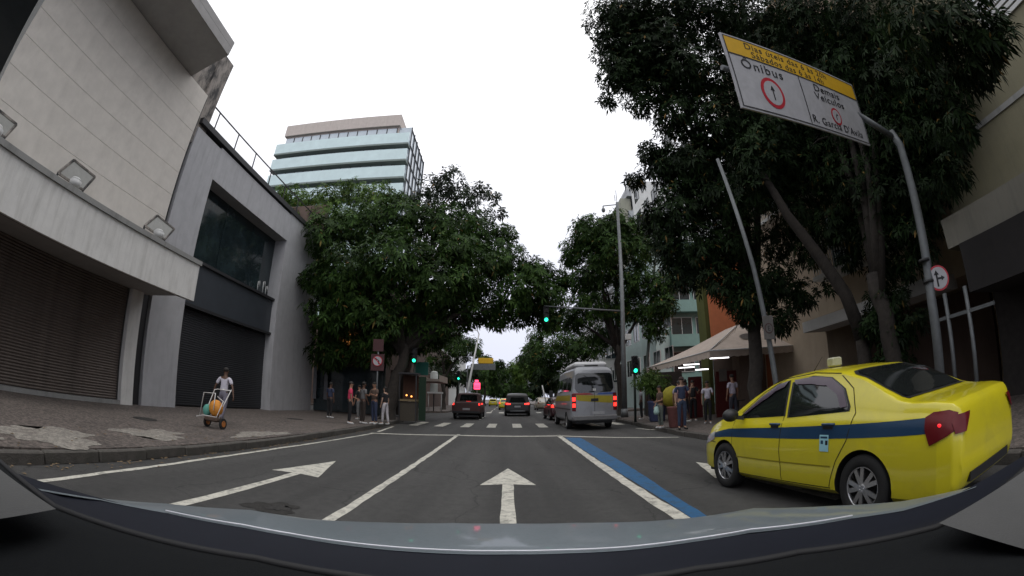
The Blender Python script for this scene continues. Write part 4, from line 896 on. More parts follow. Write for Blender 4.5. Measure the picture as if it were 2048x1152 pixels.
simple_car('car', 'small dark car far down the middle lane with red lights', 'car', (1.0,80,0), 0, hs_, blk, 4.0, (-1.2,1.25), .31, rg, tailg, True, extra=(.66,1.34), side=sd)
simple_car('car', 'dark maroon car half hidden beside the white van', 'car', (3.35,28.2,0), R(3), hs_, mat('maroon_paint',(.05,.015,.018),.35,.1,var=.05,coat=.4), 4.0, (-1.2,1.25), .31, rg, tailg, True, extra=(.66,1.34), side=sd)
# the van
L = 6.1; h = L/2
vs = CarShape(L, 2.05, sill=[(-h,.42),(-h+.04,.38),(h-.2,.34),(h,.45)], belt=[(-h,1.5),(-h+.1,1.62),(0,1.62),(h-1.3,1.5),(h-.5,1.15),(h,.8)],
  top=[(-h,1.3),(-h+.01,1.6),(-h+.03,1.95),(-h+.07,2.3),(-h+.13,2.55),(-h+.22,2.66),(-h+.4,2.72),(0,2.75),(h-1.6,2.70),(h-1.35,2.5),(h-.8,1.6),(h-.3,1.25),(h-.05,1.0),(h,.8)],
  hw=[(-h,.93),(-h+.04,.97),(-h+.12,1),(h-1.2,1),(h-.4,.92),(h,.75)], inset=.17, rsup=.42)
silver = mat('van_silver', (.30,.31,.33), .4, .15, var=.06, scale=1.5, coat=.3, dirt=(.14,.13,.12), dscale=1.2, damt=.4)
vn = thing('van', 'high roofed silver passenger van with a yellow band and lit tail lights', 'van', (3.55,20.65,0), R(1.2))
vs.body(stations(L, [(-h,-h+.45,18),(h-1.7,h,18)]), vn, [silver, blackpl], wheels=(-1.75,1.95), wr=.36)
for x in (-.9,.9):
    for y in (-1.75,1.95): wheel(vn, y, x, .36, .22, 5, None, False)
q = MB(); q.box(-.8,.8,-h+.15,h-.2,.28,.4); q.build('underbody', blackpl, vn, local=True)
vs.patch_end([(-.84,1.74),(-.70,1.60),(.70,1.60),(.84,1.74),(.80,2.34),(.68,2.42),(-.68,2.42),(-.80,2.34)], .014, vn, 'rear_window', carglass, -1, 10, 10)
vs.patch_end([(-.78,1.26),(.78,1.12),(.78,1.48),(-.78,1.50)], .006, vn, 'yellow_band', mat('band_yellow',(.36,.29,.02),.5,var=.1), -1, 6, 12)
vs.patch_end([(-.92,1.50),(-.92,1.60),(-.25,1.58),(-.0,1.50)], .008, vn, 'red_band', mat('band_red',(.3,.03,.03),.5), -1, 3, 8)
vs.patch_end([(.1,1.50),(.2,1.58),(.92,1.60),(.92,1.50)], .008, vn, 'blue_band', mat('band_blue',(.05,.1,.3),.5), -1, 3, 8)
vs.patch_end([(-.07,1.66),(.07,1.66),(.07,1.76),(-.07,1.76)], .02, vn, 'emblem', whitem, -1, 2, 2)
vs.patch_end([(-.16,1.22),(.16,1.22),(.16,1.34),(-.16,1.34)], .03, vn, 'rear_handle', blackpl, -1, 2, 3)
for sg in (-1,1):
    for (z0,z1) in ((.98,1.14),(1.24,1.40)): vs.patch_end([(sg*.82,z0),(sg*.95,z0),(sg*.95,z1),(sg*.82,z1)], .03, vn, 'tail_light', redglow, -1, 3, 3)
    vs.patch_end([(sg*.80,.82),(sg*.965,.82),(sg*.965,1.56),(sg*.80,1.56)], .018, vn, 'lamp_housing', redlens, -1, 5, 3)
    for a in range(4): vs.patch_side([(-2.75+1.22*a,1.68),(-1.65+1.22*a,1.68),(-1.65+1.22*a,2.3),(-2.75+1.22*a,2.3)], .008, vn, 'side_window', carglass, sg, 6, 6)
    vs.line_side([(-2.95,.9),(2.0,.9)], .05, .012, vn, 'rub_strip', blackpl, sg)
    vs.patch_side([(-2.9,1.25),(1.9,1.25),(1.9,1.5),(-2.9,1.5)], .006, vn, 'side_band', mat('band_yellow',(.55,.43,.01),.5), sg, 3, 14)
    q = MB(); q.cbox(sg*1.22-.1,sg*1.22+.1,1.9,2.0,1.45,1.8); q.bar((sg*.9,1.9,1.5),(sg*1.2,1.95,1.5),.04); q.build('mirror', blackpl, vn, local=True)
for x in (0,): vs.line_side([(-h+.02,.5),(-h+.05,1.6)], .01, .004, vn, 'door_seam', seam)
q = MB(); q.box(-.006,.006,-h-.018,-h+.02,.55,1.58); q.build('rear_door_seam', seam, vn, local=True)
q = MB(); q.cbox(-.95,.95,-h-.14,-h+.06,.42,.62,.03); q.build('bumper', mat('grey_bumper',(.16,.16,.16),.6), vn, local=True)
q = MB(); q.cbox(-.74,.74,-h+.55,.2,2.68,2.95,.1); q.cbox(-.3,.3,-h+.52,-h+.6,2.74,2.8,.01,mi=1); q.build('roof_air_unit', [mat('unit_white',(.6,.6,.6),.5), blackpl], vn, local=True)
vs.patch_end([(-.1,.66),(.42,.66),(.42,.79),(-.1,.79)], .02, vn, 'licence_plate', mat('plate_grey',(.35,.35,.36),.5), -1, 2, 4)
# ---------------- people ----------------
def skin(name, verts, edges, radii, m, parent, sub=1, root=0):
    me = bpy.data.meshes.new(name); me.from_pydata([tuple(v) for v in verts], edges, []); me.materials.append(m)
    o = bpy.data.objects.new(name, me); COL.objects.link(o)
    if parent is not None: o.parent = parent
    md = o.modifiers.new('skin', 'SKIN'); md.use_smooth_shade = True; md.branch_smoothing = .3
    if not me.skin_vertices:
        with bpy.context.temp_override(object=o, active_object=o, selected_objects=[o]): pass
    for i, r in enumerate(radii): sv_ = me.skin_vertices[0].data[i]; sv_.radius = r if isinstance(r, tuple) else (r, r); sv_.use_root = (i == root)
    if sub: s_ = o.modifiers.new('sub', 'SUBSURF'); s_.levels = sub; s_.render_levels = sub
    return o
def cm(name, col, rough=.9): return mat('cloth_'+name, col, rough, var=.18, scale=9, bump=.25, bscale=25)
SK = {'dark': mat('skin_dark',(.09,.045,.028),.6,var=.06), 'tan': mat('skin_tan',(.28,.15,.095),.6,var=.06), 'light': mat('skin_light',(.4,.25,.18),.6,var=.06)}
hairm = mat('dark_hair',(.012,.009,.007),.7,var=.2,scale=40,bump=.5,bscale=90); greyhair = mat('grey_hair',(.2,.19,.18),.8,var=.2,scale=40)
def person(label, loc, rz, top_c, leg_c, skin_c='tan', h=1.7, legs=(0,0), knees=(5,5), arms=(4,-4), elbows=(12,12), spread=(.10,.10), shorts=False, sleeves='short', hair=None, shoe=None, lean=0, group='people on the pavement', hat=None, bag=None, long_hair=False, female=False):
    k = h/1.72; sm = SK[skin_c]
    def V(x,y,z): return Vector((x,y,z))*k
    hipz = .91; pel = V(0,0,.97); ln = R(lean)
    def up(x, z, y=0): dz = z-.97; return V(x, y+dz*math.sin(ln), .97+dz*math.cos(ln))
    waist, chest, shc, neck, head = up(0,1.10), up(0,1.28,.01), up(0,1.41), up(0,1.50,.01), up(0,1.59,.03)
    J = {}
    shw = .155 if female else .18
    for i, sg in enumerate((-1,1)):
        hip = V(sg*.09,0,hipz); a = R(legs[i]); kb = R(knees[i]); knee = hip+V(sg*.01,math.sin(a)*.42,-math.cos(a)*.42); ank = knee+V(0,math.sin(a-kb)*.42,-math.cos(a-kb)*.42)
        toe = ank+V(sg*.03,.14,-.045); heel = ank+V(0,-.04,-.045)
        sh = up(sg*shw,1.42); b_ = R(arms[i]); e_ = R(elbows[i]); sp = spread[i]
        el = sh+V(sg*(sp*.28+.03),math.sin(b_)*.28,-math.cos(b_)*.28); wr_ = el+V(sg*(sp-.1)*.2,math.sin(b_+e_)*.25,-math.cos(b_+e_)*.25)
        J[sg] = dict(hip=hip, knee=knee, ank=ank, toe=toe, heel=heel, sh=sh, el=el, wr=wr_, fd=(wr_-el).normalized())
    low = min(J[1]['ank'].z, J[-1]['ank'].z)-.085*k
    vs = []; es = []; rs = []
    def nv(p, r, prev=None):
        vs.append(Vector(p)-Vector((0,0,low))); rs.append(tuple(q*k for q in r) if isinstance(r, tuple) else r*k)
        if prev is not None: es.append((prev, len(vs)-1))
        return len(vs)-1
    ip = nv(pel,(.14,.10)); iw = nv(waist,(.12,.09),ip); ic = nv(chest,(.14,.10),iw); isx = nv(shc,(.11,.075),ic); inn = nv(neck,.052,isx)
    h1 = nv(head,(.072,.085),inn); h2 = nv(head+V(0,.0,.07),(.076,.092),h1); h3 = nv(head+V(0,-.005,.125),(.055,.065),h2)
    for sg in (-1,1):
        j = J[sg]
        a1 = nv(j['hip'],.088,ip); a2 = nv(j['hip'].lerp(j['knee'],.5),.072,a1); a3 = nv(j['knee'],.052,a2); a4 = nv(j['knee'].lerp(j['ank'],.35),.053,a3); a5 = nv(j['ank'],.034,a4); nv(j['toe'],(.034,.024),a5)
        b1 = nv(j['sh'],.055,isx); b2 = nv(j['sh'].lerp(j['el'],.5),.045,b1); b3 = nv(j['el'],.036,b2); b4 = nv(j['el'].lerp(j['wr'],.4),.036,b3); b5 = nv(j['wr'],.024,b4)
        fd = j['fd']; pal = j['wr']+fd*.05*k; b6 = nv(pal,(.018,.036),b5); sid = Vector((0,1,0)); sid = (sid-fd*sid.dot(fd)).normalized(); inw = fd.cross(sid)*sg
        for q,(o_,L_) in enumerate(((-.028,.062),(-.010,.075),(.010,.078),(.028,.068))):
            f1 = nv(pal+(fd*.035+sid*o_)*k,.0085,b6); f2 = nv(pal+(fd*(.035+L_*.55)+sid*o_*1.1-inw*.012)*k,.0078,f1); nv(pal+(fd*(.03+L_)+sid*o_*1.1-inw*.034)*k,.0065,f2)
        t1 = nv(j['wr']+(fd*.03+sid*.034)*k,.0095,b5); nv(j['wr']+(fd*.07+sid*.052-inw*.015)*k,.008,t1)
    body = skin('person', vs, es, rs, sm, None, 1); body.location = loc; body.rotation_euler = (0,0,rz)
    hv = lambda p: Vector(p)-Vector((0,0,low))
    fc = MB(); hc = hv(head)
    fc.tube([hc+V(0,.082,.065),hc+V(0,.103,.03),hc+V(0,.088,.018)],[.008*k,.014*k,.008*k],6)
    fc.build('nose', sm, body, local=True)
    for sg in (-1,1):
        fc = MB(); fc.ball(hc+V(sg*.078,.0,.045),.012*k,.022*k,.032*k,8); fc.build('ear', sm, body, local=True)
        fe = MB(); fe.ball(hc+V(sg*.031,.082,.062),.012*k,.007*k,.007*k,8); fe.build('eye', hairm, body, local=True)
    fe = MB(); fe.ball(hc+V(0,.086,-.012),.024*k,.006*k,.006*k,8); fe.build('mouth', mat('lips',(.14,.05,.045),.6,var=0), body, local=True)
    # trousers
    vs, es, rs = [], [], []; a = nv(waist+V(0,0,-.04),(.13,.1)); p_ = nv(pel,(.155,.118),a)
    for sg in (-1,1):
        j = J[sg]; a1 = nv(j['hip'],.102,p_); a2 = nv(j['hip'].lerp(j['knee'],.5),.09,a1); a3 = nv(j['knee'].lerp(j['hip'],.12) if shorts else j['knee'],.078 if shorts else .068,a2)
        if not shorts: a4 = nv(j['knee'].lerp(j['ank'],.5),.064,a3); nv(j['ank']+V(0,0,.015),.052,a4)
    skin('trousers' if not shorts else 'shorts', vs, es, rs, leg_c, body, 1)
    vs, es, rs = [], [], []; b0 = nv(pel+V(0,0,.0),(.168,.13)); b1 = nv(waist,(.148,.118),b0); b2 = nv(chest,(.166,.125),b1); b3 = nv(shc+V(0,0,-.01),(.125,.085),b2); nv(neck+V(0,0,-.035),.062,b3)
    for sg in (-1,1):
        j = J[sg]; c1 = nv(j['sh'],.068,b3)
        if sleeves == 'short': nv(j['sh'].lerp(j['el'],.72),.064,c1)
        elif sleeves == 'long': c2 = nv(j['el'],.052,c1); nv(j['wr'].lerp(j['el'],.08),.038,c2)
        else: nv(j['sh'].lerp(j['el'],.1),.05,c1)
    skin('shirt', vs, es, rs, top_c, body, 1)
    for sg in (-1,1):
        j = J[sg]; q = MB(); an = hv(j['ank']); q.tube([an+V(0,-.055,-.035),an+V(0,-.03,-.03),an+V(sg*.01,.05,-.045),an+V(sg*.03,.13,-.055),an+V(sg*.035,.19,-.06)],[.03*k,.043*k,.043*k,.040*k,.024*k],8); q.build('shoe', shoe or whitem, body, local=True)
    q = MB(); q.ball(hc+V(0,-.014,.095),.086*k,.10*k,.078*k,14)
    if long_hair: q.ball(hc+V(0,-.05,-.01),.08*k,.05*k,.13*k,12)
    q.build('hair', hair or hairm, body, local=True)
    if hat: q = MB(); q.ball(hc+V(0,-.005,.115),.09*k,.105*k,.07*k,14); q.obox(hc+V(0,.12,.105),V(.06,0,0),V(0,.06,-.008),V(0,0,.005)); q.build('cap', hat, body, local=True)
    return tag(body, label, 'person', group)
blkc = cm('black',(.012,.012,.014)); jean = cm('denim',(.035,.05,.09)); whc = cm('white',(.5,.48,.54)); pinkc = cm('pink',(.62,.05,.12)); gryc = cm('grey',(.13,.13,.13)); navc = cm('navy',(.03,.04,.08))
maroon = cm('maroon',(.1,.02,.025)); khak = cm('khaki',(.22,.18,.13)); lil = cm('lilac',(.4,.36,.46)); brn = cm('brown',(.09,.06,.045))
dshoe = mat('dark_shoe',(.015,.015,.016),.6)
Z = .152
person('person in a white shirt walking away and pulling a hand cart', (-7.80,9.95,Z), R(10), whc, cm('plaid',(.16,.15,.19)), 'dark', 1.58, legs=(16,-14), knees=(8,26), arms=(-14,-24), elbows=(16,4), spread=(.35,.5), group='walkers', lean=6, shoe=dshoe)
person('person in a bright pink top and black trousers by the kerb', (-6.28,16.25,Z), R(-60), pinkc, blkc, 'tan', 1.66, elbows=(60,15), arms=(10,0), shorts=False, female=True)
person('person in grey beside the one in pink', (-5.95,16.9,Z), R(-40), gryc, cm('dark_brown',(.03,.022,.018)), 'dark', 1.70, elbows=(20,30))
person('person with folded arms in dark clothes on the left corner', (-5.55,17.2,Z), R(150), brn, navc, 'tan', 1.72, arms=(20,20), elbows=(85,85), shorts=False)
person('person in a black top and pale trousers nearest the tree trunk', (-5.1,17.3,Z), R(70), blkc, cm('pale',(.42,.40,.42)), 'light', 1.56, legs=(8,-6), female=True, long_hair=True)
person('person in a dark shirt standing back by the shop front', (-8.3,18.8,Z), R(-20), navc, blkc, 'dark', 1.65)
person('person in black farther back on the left pavement', (-7.1,19.6,Z), R(60), blkc, gryc, 'tan', 1.62)
person('person walking beyond the cross street on the left', (-8.6,41.5,Z), R(90), khak, jean, 'tan', 1.7, legs=(20,-18), knees=(5,25))
person('person in blue near the far left shops', (-10.0,41.2,Z), R(180), navc, blkc, 'tan', 1.68)
# right hand corner
person('person in a grey top carrying a pale bag near the blue planter', (5.42,14.6,Z), R(100), brn, cm('sage',(.13,.15,.13)), 'tan', 1.5, elbows=(75,20), arms=(5,5), group='people on the right corner', female=True)
person('person in a dark vest and blue jeans at the kerb', (5.72,13.3,Z), R(175), navc, jean, 'light', 1.70, arms=(30,0), elbows=(110,10), hat=cm('cap_dark',(.05,.03,.03)), group='people on the right corner', shoe=dshoe)
person('person in lilac shorts outfit walking under the awning', (6.6,15.6,Z), R(-20), lil, cm('dark_shorts',(.03,.03,.04)), 'tan', 1.68, shorts=True, legs=(14,-10), knees=(4,20), group='people on the right corner')
person('person in a maroon shirt and shorts under the awning', (7.0,15.9,Z), R(20), maroon, cm('dark_shorts',(.03,.03,.04)), 'dark', 1.74, shorts=True, legs=(-14,16), knees=(20,4), group='people on the right corner')
person('person in a black and white top deeper under the awning', (7.75,16.8,Z), R(160), blkc, blkc, 'tan', 1.68, arms=(20,0), elbows=(95,15), group='people on the right corner')
person('person in a white tee shirt and black trousers by the shop door', (7.4,14.7,Z), R(150), whc, blkc, 'tan', 1.56, arms=(15,0), elbows=(85,10), legs=(6,-5), group='people on the right corner')
person('person in a pale lilac shirt closest to the taxi', (8.3,14.3,Z), R(10), cm('pale_lilac',(.46,.42,.5)), cm('dark_trousers',(.04,.04,.055)), 'tan', 1.72, legs=(3,-4), group='people on the right corner')
person('person in a pale top sitting area behind the grey pole', (6.75,21.0,Z), R(80), cm('pale_grey',(.3,.3,.33)), blkc, 'dark', 1.64, group='people on the right corner')
person('person in a red top at the cafe door', (7.9,18.2,Z), R(200), cm('brick_red',(.2,.03,.03)), blkc, 'tan', 1.66, elbows=(30,80), group='people on the right corner')
person('person in a pale pink shirt behind the man in the cap', (6.35,14.9,Z), R(30), cm('pale_pink',(.42,.27,.3)), gryc, 'light', 1.62, group='people on the right corner', female=True, long_hair=True)
person('person in black with bare arms farthest under the awning', (8.6,19.4,Z), R(120), blkc, navc, 'dark', 1.7, sleeves='none', group='people on the right corner')
person('person in dark clothes between the planter and the pole', (7.15,20.6,Z), R(-40), blkc, navc, 'dark', 1.66, group='people on the right corner')
bag = MB(); bag.tube([(5.22,14.45,.95),(5.22,14.45,.93),(5.22,14.45,.75),(5.22,14.45,.66)],[.02,.07,.11,.09],10); bag.tube([(5.18,14.45,.93),(5.22,14.45,1.08),(5.26,14.45,.93)],.008,5); tag(bag.build('carrier_bag', cm('bag_mint',(.35,.5,.46))), 'pale carrier bag hanging from the hand of the person near the blue planter', 'bag')

# ---------------- the hand cart ----------------
hc_ = thing('hand_cart', 'two wheeled white tube hand cart loaded with an orange sack', 'cart', (-7.55,9.1,Z))
wt = mat('white_tube',(.62,.6,.58),.45)
q = MB()
for sg in (-1,1):
    x = -7.58+sg*.23; q.tube([(x,8.85,.42),(x+.02*sg,9.0,.75),(x+.05*sg,9.25,1.12),(x*.5-7.6*.5+.1,9.38,1.16)],.014,6)
q.tube([(-7.9,8.7,.42),(-7.86,8.8,1.02),(-7.46,8.8,1.04),(-7.42,8.7,.62)],.014,6); q.tube([(-7.95,8.62,.40),(-7.80,8.75,.45),(-7.35,8.75,.45),(-7.22,8.85,.86),(-7.62,9.1,.95)],.014,6)
q.tube([(-7.81,9.28,1.14),(-7.33,9.32,1.14)],.014,6); q.build('frame', wt, hc_)
q = MB(); q.tube([(-7.85,8.95,.34),(-7.25,8.95,.34)],.012,6); q.build('axle', darkm, hc_)
for x in (-7.83,-7.29):
    q = MB(); q.tube([(x-.025,8.95,.29),(x+.025,8.95,.29)],.14,18); w_ = q.build('wheel', tyre, hc_); q = MB(); q.tube([(x-.032,8.95,.29),(x+.032,8.95,.29)],.08,14); q.build('rim', mat('orange_rim',(.4,.14,.03),.6), w_, local=False)
q = MB(); q.cbox(-7.78,-7.34,8.72,9.02,.32,.46,.04); q.build('crate_base', brn, hc_)
sk_ = MB(); sk_.ball((-7.5,8.9,.66),.21,.17,.22,14); o_ = tag(sk_.build('sack', mat('orange_sack',(.62,.25,.035),.8,var=.25,scale=8,bump=.5,bscale=14)), 'bulging orange sack strapped on the hand cart', 'sack')
sk_ = MB(); sk_.ball((-7.76,8.84,.58),.11,.13,.16,12); tag(sk_.build('sack', mat('teal_sack',(.10,.32,.26),.8,var=.2,scale=8,bump=.5,bscale=14)), 'small teal bag beside the orange sack on the cart', 'bag')

for o in [x for x in sc.objects if x.name.startswith(('hand_cart','sack'))]: o.location.x += .24; o.location.y += .06

# ---------------- signs and poles ----------------
def disc(mb, c, n, r, th=.006, mi=0, seg=28): c = Vector(c); n = Vector(n).normalized(); mb.tube([c, c+n*th], r, seg, mi)
def ring_disc(parent, c, n, r, rw, up=(0,0,1)):
    c, n = Vector(c), Vector(n).normalized(); q = MB(); disc(q, c, n, r, .01); f = q.build('sign_face', sign_r, parent); q = MB(); disc(q, c+n*.011, n, r-rw, .003); q.build('white_disc', sign_w, parent); return f
def flat_shape(parent, pts, c, ex, up, m, name, th=.003):
    c, ex, up = Vector(c), Vector(ex).normalized(), Vector(up).normalized(); n = ex.cross(up); b = MB()
    for pl in pts: b.prism([c+ex*x+up*y for x,y in pl], n*th)
    return b.build(name, m, parent)
up_arrow = lambda s: [[(-.05*s,-.5*s),(.05*s,-.5*s),(.05*s,.2*s),(-.05*s,.2*s)],[(-.2*s,.15*s),(.2*s,.15*s),(0,.52*s)]]
def right_arrow(s):
    P = []; 
    for k in range(5):
        a0, a1 = PI-PI/2*k/5, PI-PI/2*(k+1)/5; r0, r1 = .18*s, .30*s; cx_, cy_ = .12*s, -.02*s
        P.append([(cx_+r0*math.cos(a0),cy_+r0*math.sin(a0)),(cx_+r0*math.cos(a1),cy_+r0*math.sin(a1)),(cx_+r1*math.cos(a1),cy_+r1*math.sin(a1)),(cx_+r1*math.cos(a0),cy_+r1*math.sin(a0))])
    P.append([(-.18*s,-.5*s),(-.06*s,-.5*s),(-.06*s,0),(-.18*s,0)]); P.append([(.12*s,.05*s),(.42*s,.22*s),(.12*s,.42*s)]); return P
# big overhead sign
ya, ro, ti = .185, .109, -.179; ex = Vector((math.cos(ya)*math.cos(ro), math.sin(ya)*math.cos(ro), math.sin(ro))); up0 = Vector((-math.sin(ro)*math.cos(ya), -math.sin(ro)*math.sin(ya), math.cos(ro)))
up_ = (up0*math.cos(ti)+Vector((-math.sin(ya), math.cos(ya), 0))*math.sin(ti)).normalized(); nS = ex.cross(up_)
SC = 1.4; c0 = Vector((3.752*SC, 3.198*SC, EYE+(4.76-EYE)*SC)); W2, H2 = 1.4*SC, .4975*SC
sg_ = thing('road_sign', 'large tilted white and yellow lane direction sign hanging over the road', 'road sign', tuple(c0))
q = MB(); q.obox(c0, ex*W2, up_*H2, nS*.02); q.build('sign_board', sign_w, sg_)
S = lambda x, y, o=.022: c0+ex*(x*W2)+up_*(y*H2)+nS*o
def rect_on(x0, x1, y0, y1, m, nm, o=.0225): q = MB(); q.prism([S(x0,y0,o),S(x1,y0,o),S(x1,y1,o),S(x0,y1,o)], nS*.002); return q.build(nm, m, sg_)
rect_on(-.975,.975,.46,.93, sign_y, 'yellow_band')
for (a,b_,c,d_) in ((-.985,.985,.93,.955),(-.985,.985,-.955,-.93),(-.985,-.975,-.93,.93),(.975,.985,-.93,.93),(-.975,.975,.43,.46),(-.10,-.09,-.93,.43)): rect_on(a,b_,c,d_, sign_k, 'border_line', .026)
text('Dias úteis das 6 às 20h', .175, sg_, S(-.76,.72,.027), ex, up_, sign_k, sx=1.3, space=1.1)
text('Sábados das 6 às 14h', .175, sg_, S(-.70,.50,.027), ex, up_, sign_k, sx=1.25, space=1.1)
text('Ônibus', .25, sg_, S(-.87,.12,.027), ex, up_, sign_k, sx=1.25, space=1.15)
text('Demais', .21, sg_, S(.12,.17,.027), ex, up_, sign_k, sx=1.3, space=1.1)
text('Veículos', .21, sg_, S(.10,-.09,.027), ex, up_, sign_k, sx=1.3, space=1.1)
text("R. Garcia D'Avila", .21, sg_, S(-.06,-.84,.027), ex, up_, sign_k, sx=1.12, space=1.1)
for (x,y,r,f) in ((-.56,-.38,.285,0),(.40,-.44,.175,1)):
    c = S(x,y,.023); q = MB(); disc(q, c, nS, r, .004); q.build('red_ring', sign_r, sg_); q = MB(); disc(q, c+nS*.005, nS, r*.78, .002); q.build('white_disc', sign_w, sg_)
    flat_shape(sg_, up_arrow(r*.95) if not f else right_arrow(r*.85), c+nS*.008, ex, up_, sign_k, 'arrow')
q = MB()
for y in (.45,-.5): q.bar(S(-.98,y,-.05), S(1.0,y,-.05), .05)
for x in (-.9,-.3,.3,.9): q.bar(S(x,-.9,-.03), S(x,.9,-.03), .04)
q.build('back_bracket', steel, sg_)
# its mast
top = atY(1800,290,4.75); ms = thing('gantry_pole', 'thick grey mast carrying the big overhead sign and the round sign', 'pole', (7.55,4.75,.15))
q = MB(); q.tube([(7.55,4.75,.1),(7.62,4.75,2.5),(top.x,top.y,top.z),(top.x-.1,4.8,top.z+.35)],[.105,.1,.09,.085],14); q.cyl((7.55,4.75,.15),.2,.03,14); q.build('mast', steel, ms)
q = MB(); q.tube([(top.x-.05,4.8,top.z+.2),(7.0,4.85,6.35),tuple(S(1.0,0,-.1)),tuple(S(-1.03,.1,-.12))],[.075,.07,.06,.045],10); q.build('arm', steel, ms)
q = MB(); 
for z in (2.75,3.15): q.cyl((7.63,4.75,z),.12,.05,14)
q.build('clamp', darkm, ms)
pc = atY(1877,556,4.58); rs_ = thing('round_sign', 'round red rimmed sign allowing straight on or right, clamped on the mast', 'road sign', tuple(pc))
nn = Vector((-pc.x,-pc.y*2.2,0)).normalized(); exx = Vector((0,0,1)).cross(nn)*1; exx = Vector((-nn.y, nn.x, 0)); 
if exx.x < 0: exx = -exx
nn = exx.cross(Vector((0,0,1)))
ring_disc(rs_, pc, nn, .24, .035); flat_shape(rs_, [[(-.06,-.16),(-.02,-.16),(-.02,.08),(-.06,.08)],[(-.10,.06),(.02,.06),(-.04,.15)],[(-.02,-.03),(.07,-.03),(.07,.01),(-.02,.01)],[(.06,-.06),(.06,.04),(.14,-.01)]], pc+nn*.015, exx, (0,0,1), sign_k, 'arrow')
# leaning pole with the faint E sign
a_ = atY(1435,318,8.3); b_ = atY(1553,775,8.3); lp = thing('leaning_pole', 'tall grey pole leaning left in front of the dark tree', 'pole', (b_.x,b_.y,.15))
d_ = (b_-a_); foot = b_+d_*((b_.z-.12)/max(.01,(a_.z-b_.z)))
q = MB(); q.tube([foot,b_,b_.lerp(a_,.5)+Vector((.06,0,.0)),a_],[.075,.07,.06,.045],10); q.build('mast', steel, lp)
p = atY(1537,655,8.1); es_ = thing('parking_sign', 'grimy rectangular no parking sign with a letter E on the leaning pole', 'road sign', tuple(p))
q = MB(); q.cbox(p.x-.15,p.x+.15,p.y-.01,p.y+.01,p.z-.27,p.z+.27,.004); q.build('sign_board', mat('grimy_sign',(.11,.105,.1),.7,var=.2), es_)
q = MB(); disc(q, (p.x,p.y-.011,p.z-.02),(0,-1,0),.12,.004); q.build('ring', mat('grimy_ring',(.06,.03,.03),.7), es_); q = MB(); disc(q, (p.x,p.y-.016,p.z-.02),(0,-1,0),.095,.003); q.build('disc', mat('grimy_sign',(.11,.105,.1),.7), es_)
text('E', .16, es_, (p.x,p.y-.02,p.z-.075), (1,0,0), (0,0,1), sign_k, align='CENTER')
# camera pole on the right corner
cpx, cpy = 6.75, 24.2; cp = thing('camera_pole', 'tall grey pole with a dome camera arm and aerial on the right corner', 'pole', (cpx,cpy,.15))
tp = atY(1234,405,cpy)
q = MB(); q.tube([(cpx,cpy,.1),(cpx+.03,cpy,4),(tp.x,tp.y,tp.z)],[.17,.15,.09],12); q.cyl((cpx,cpy,.15),.24,.5,12,.2); q.build('mast', steel, cp)
q = MB(); q.tube([tuple(tp),tuple(tp+Vector((0,0,.9)))],.02,5); q.bar(tp+Vector((-.12,0,.1)),tp+Vector((-.12,0,.55)),.03); q.build('aerial', steel, cp)
am = atY(1206,412,cpy); q = MB(); q.tube([tp-Vector((0,0,.15)),am],.035,6); q.build('camera_arm', steel, cp); q = MB(); q.ball(am-Vector((0,0,.3)),.13,.13,.17,10); q.tube([am, am-Vector((0,0,.2))],.04,6); q.build('dome_camera', steel, cp)
a1 = atY(1240,622,cpy); a2 = atY(1088,612,cpy); q = MB(); q.tube([a1,a2],[.06,.035],8); q.build('signal_arm', steel, cp)
q = MB(); bx_ = atY(1256,675,cpy-.1); q.cbox(bx_.x-.2,bx_.x+.2,bx_.y-.1,bx_.y+.1,bx_.z-.15,bx_.z+.2,.02); q.build('equipment_box', whitem, cp)
def signal(label, p, lit, s=1., parent_arm=None, lamp=greenglow, back=False, facing=0., post=None, lit_i=2):
    p = Vector(p); t = thing('traffic_light', label, 'traffic light', tuple(p), 0, 'traffic lights')
    q = MB(); q.cbox(p.x-.17*s,p.x+.17*s,p.y,p.y+.2*s,p.z-.5*s,p.z+.5*s,.03)
    if back: q.box(p.x-.3*s,p.x+.3*s,p.y+.1*s,p.y+.12*s,p.z-.65*s,p.z+.65*s)
    q.build('housing', black, t)
    for i in range(3):
        z = p.z+(.32-.32*i)*s; on = lit and i == lit_i; q = MB(); disc(q, (p.x,p.y-.01,z),(0,-1,0),.105*s,.012); q.build('lamp', lamp if on else blackpl, t)
        q = MB(); q.grid([[(p.x+.12*s*math.cos(a), p.y-yy, z+.12*s*math.sin(a)) for a in [PI*k/8 for k in range(9)]] for yy in (0,.15*s)]); q.build('visor', black, t)
    if post: q = MB(); q.tube([(p.x,p.y+.25*s,.12),(p.x,p.y+.25*s,p.z+.3)],.06,8); q.build('post', mat('green_black_post',(.02,.03,.025),.6), t)
    return t
signal('green traffic light hung from the arm over the road', a2-Vector((-.12,0,.5)), True, 1.0)
pp = atY(1271,741,19); signal('green traffic light on a dark post at the right corner', (pp.x,19,pp.z+.27), True, .85, post=True)
pp = atY(828,722,22.3); signal('green traffic light on a dark post beside the big left tree', (pp.x,22.3,pp.z+.3), True, .85, post=True)
pp = atY(770,718,24); signal('small green signal deep in the shade left of the trunk', (pp.x,24,pp.z+.1), True, .35, post=True)
pp = atY(917,757,42); signal('far green traffic light beyond the cross street on the left', (pp.x,42,pp.z+.3), True, .95, post=True)
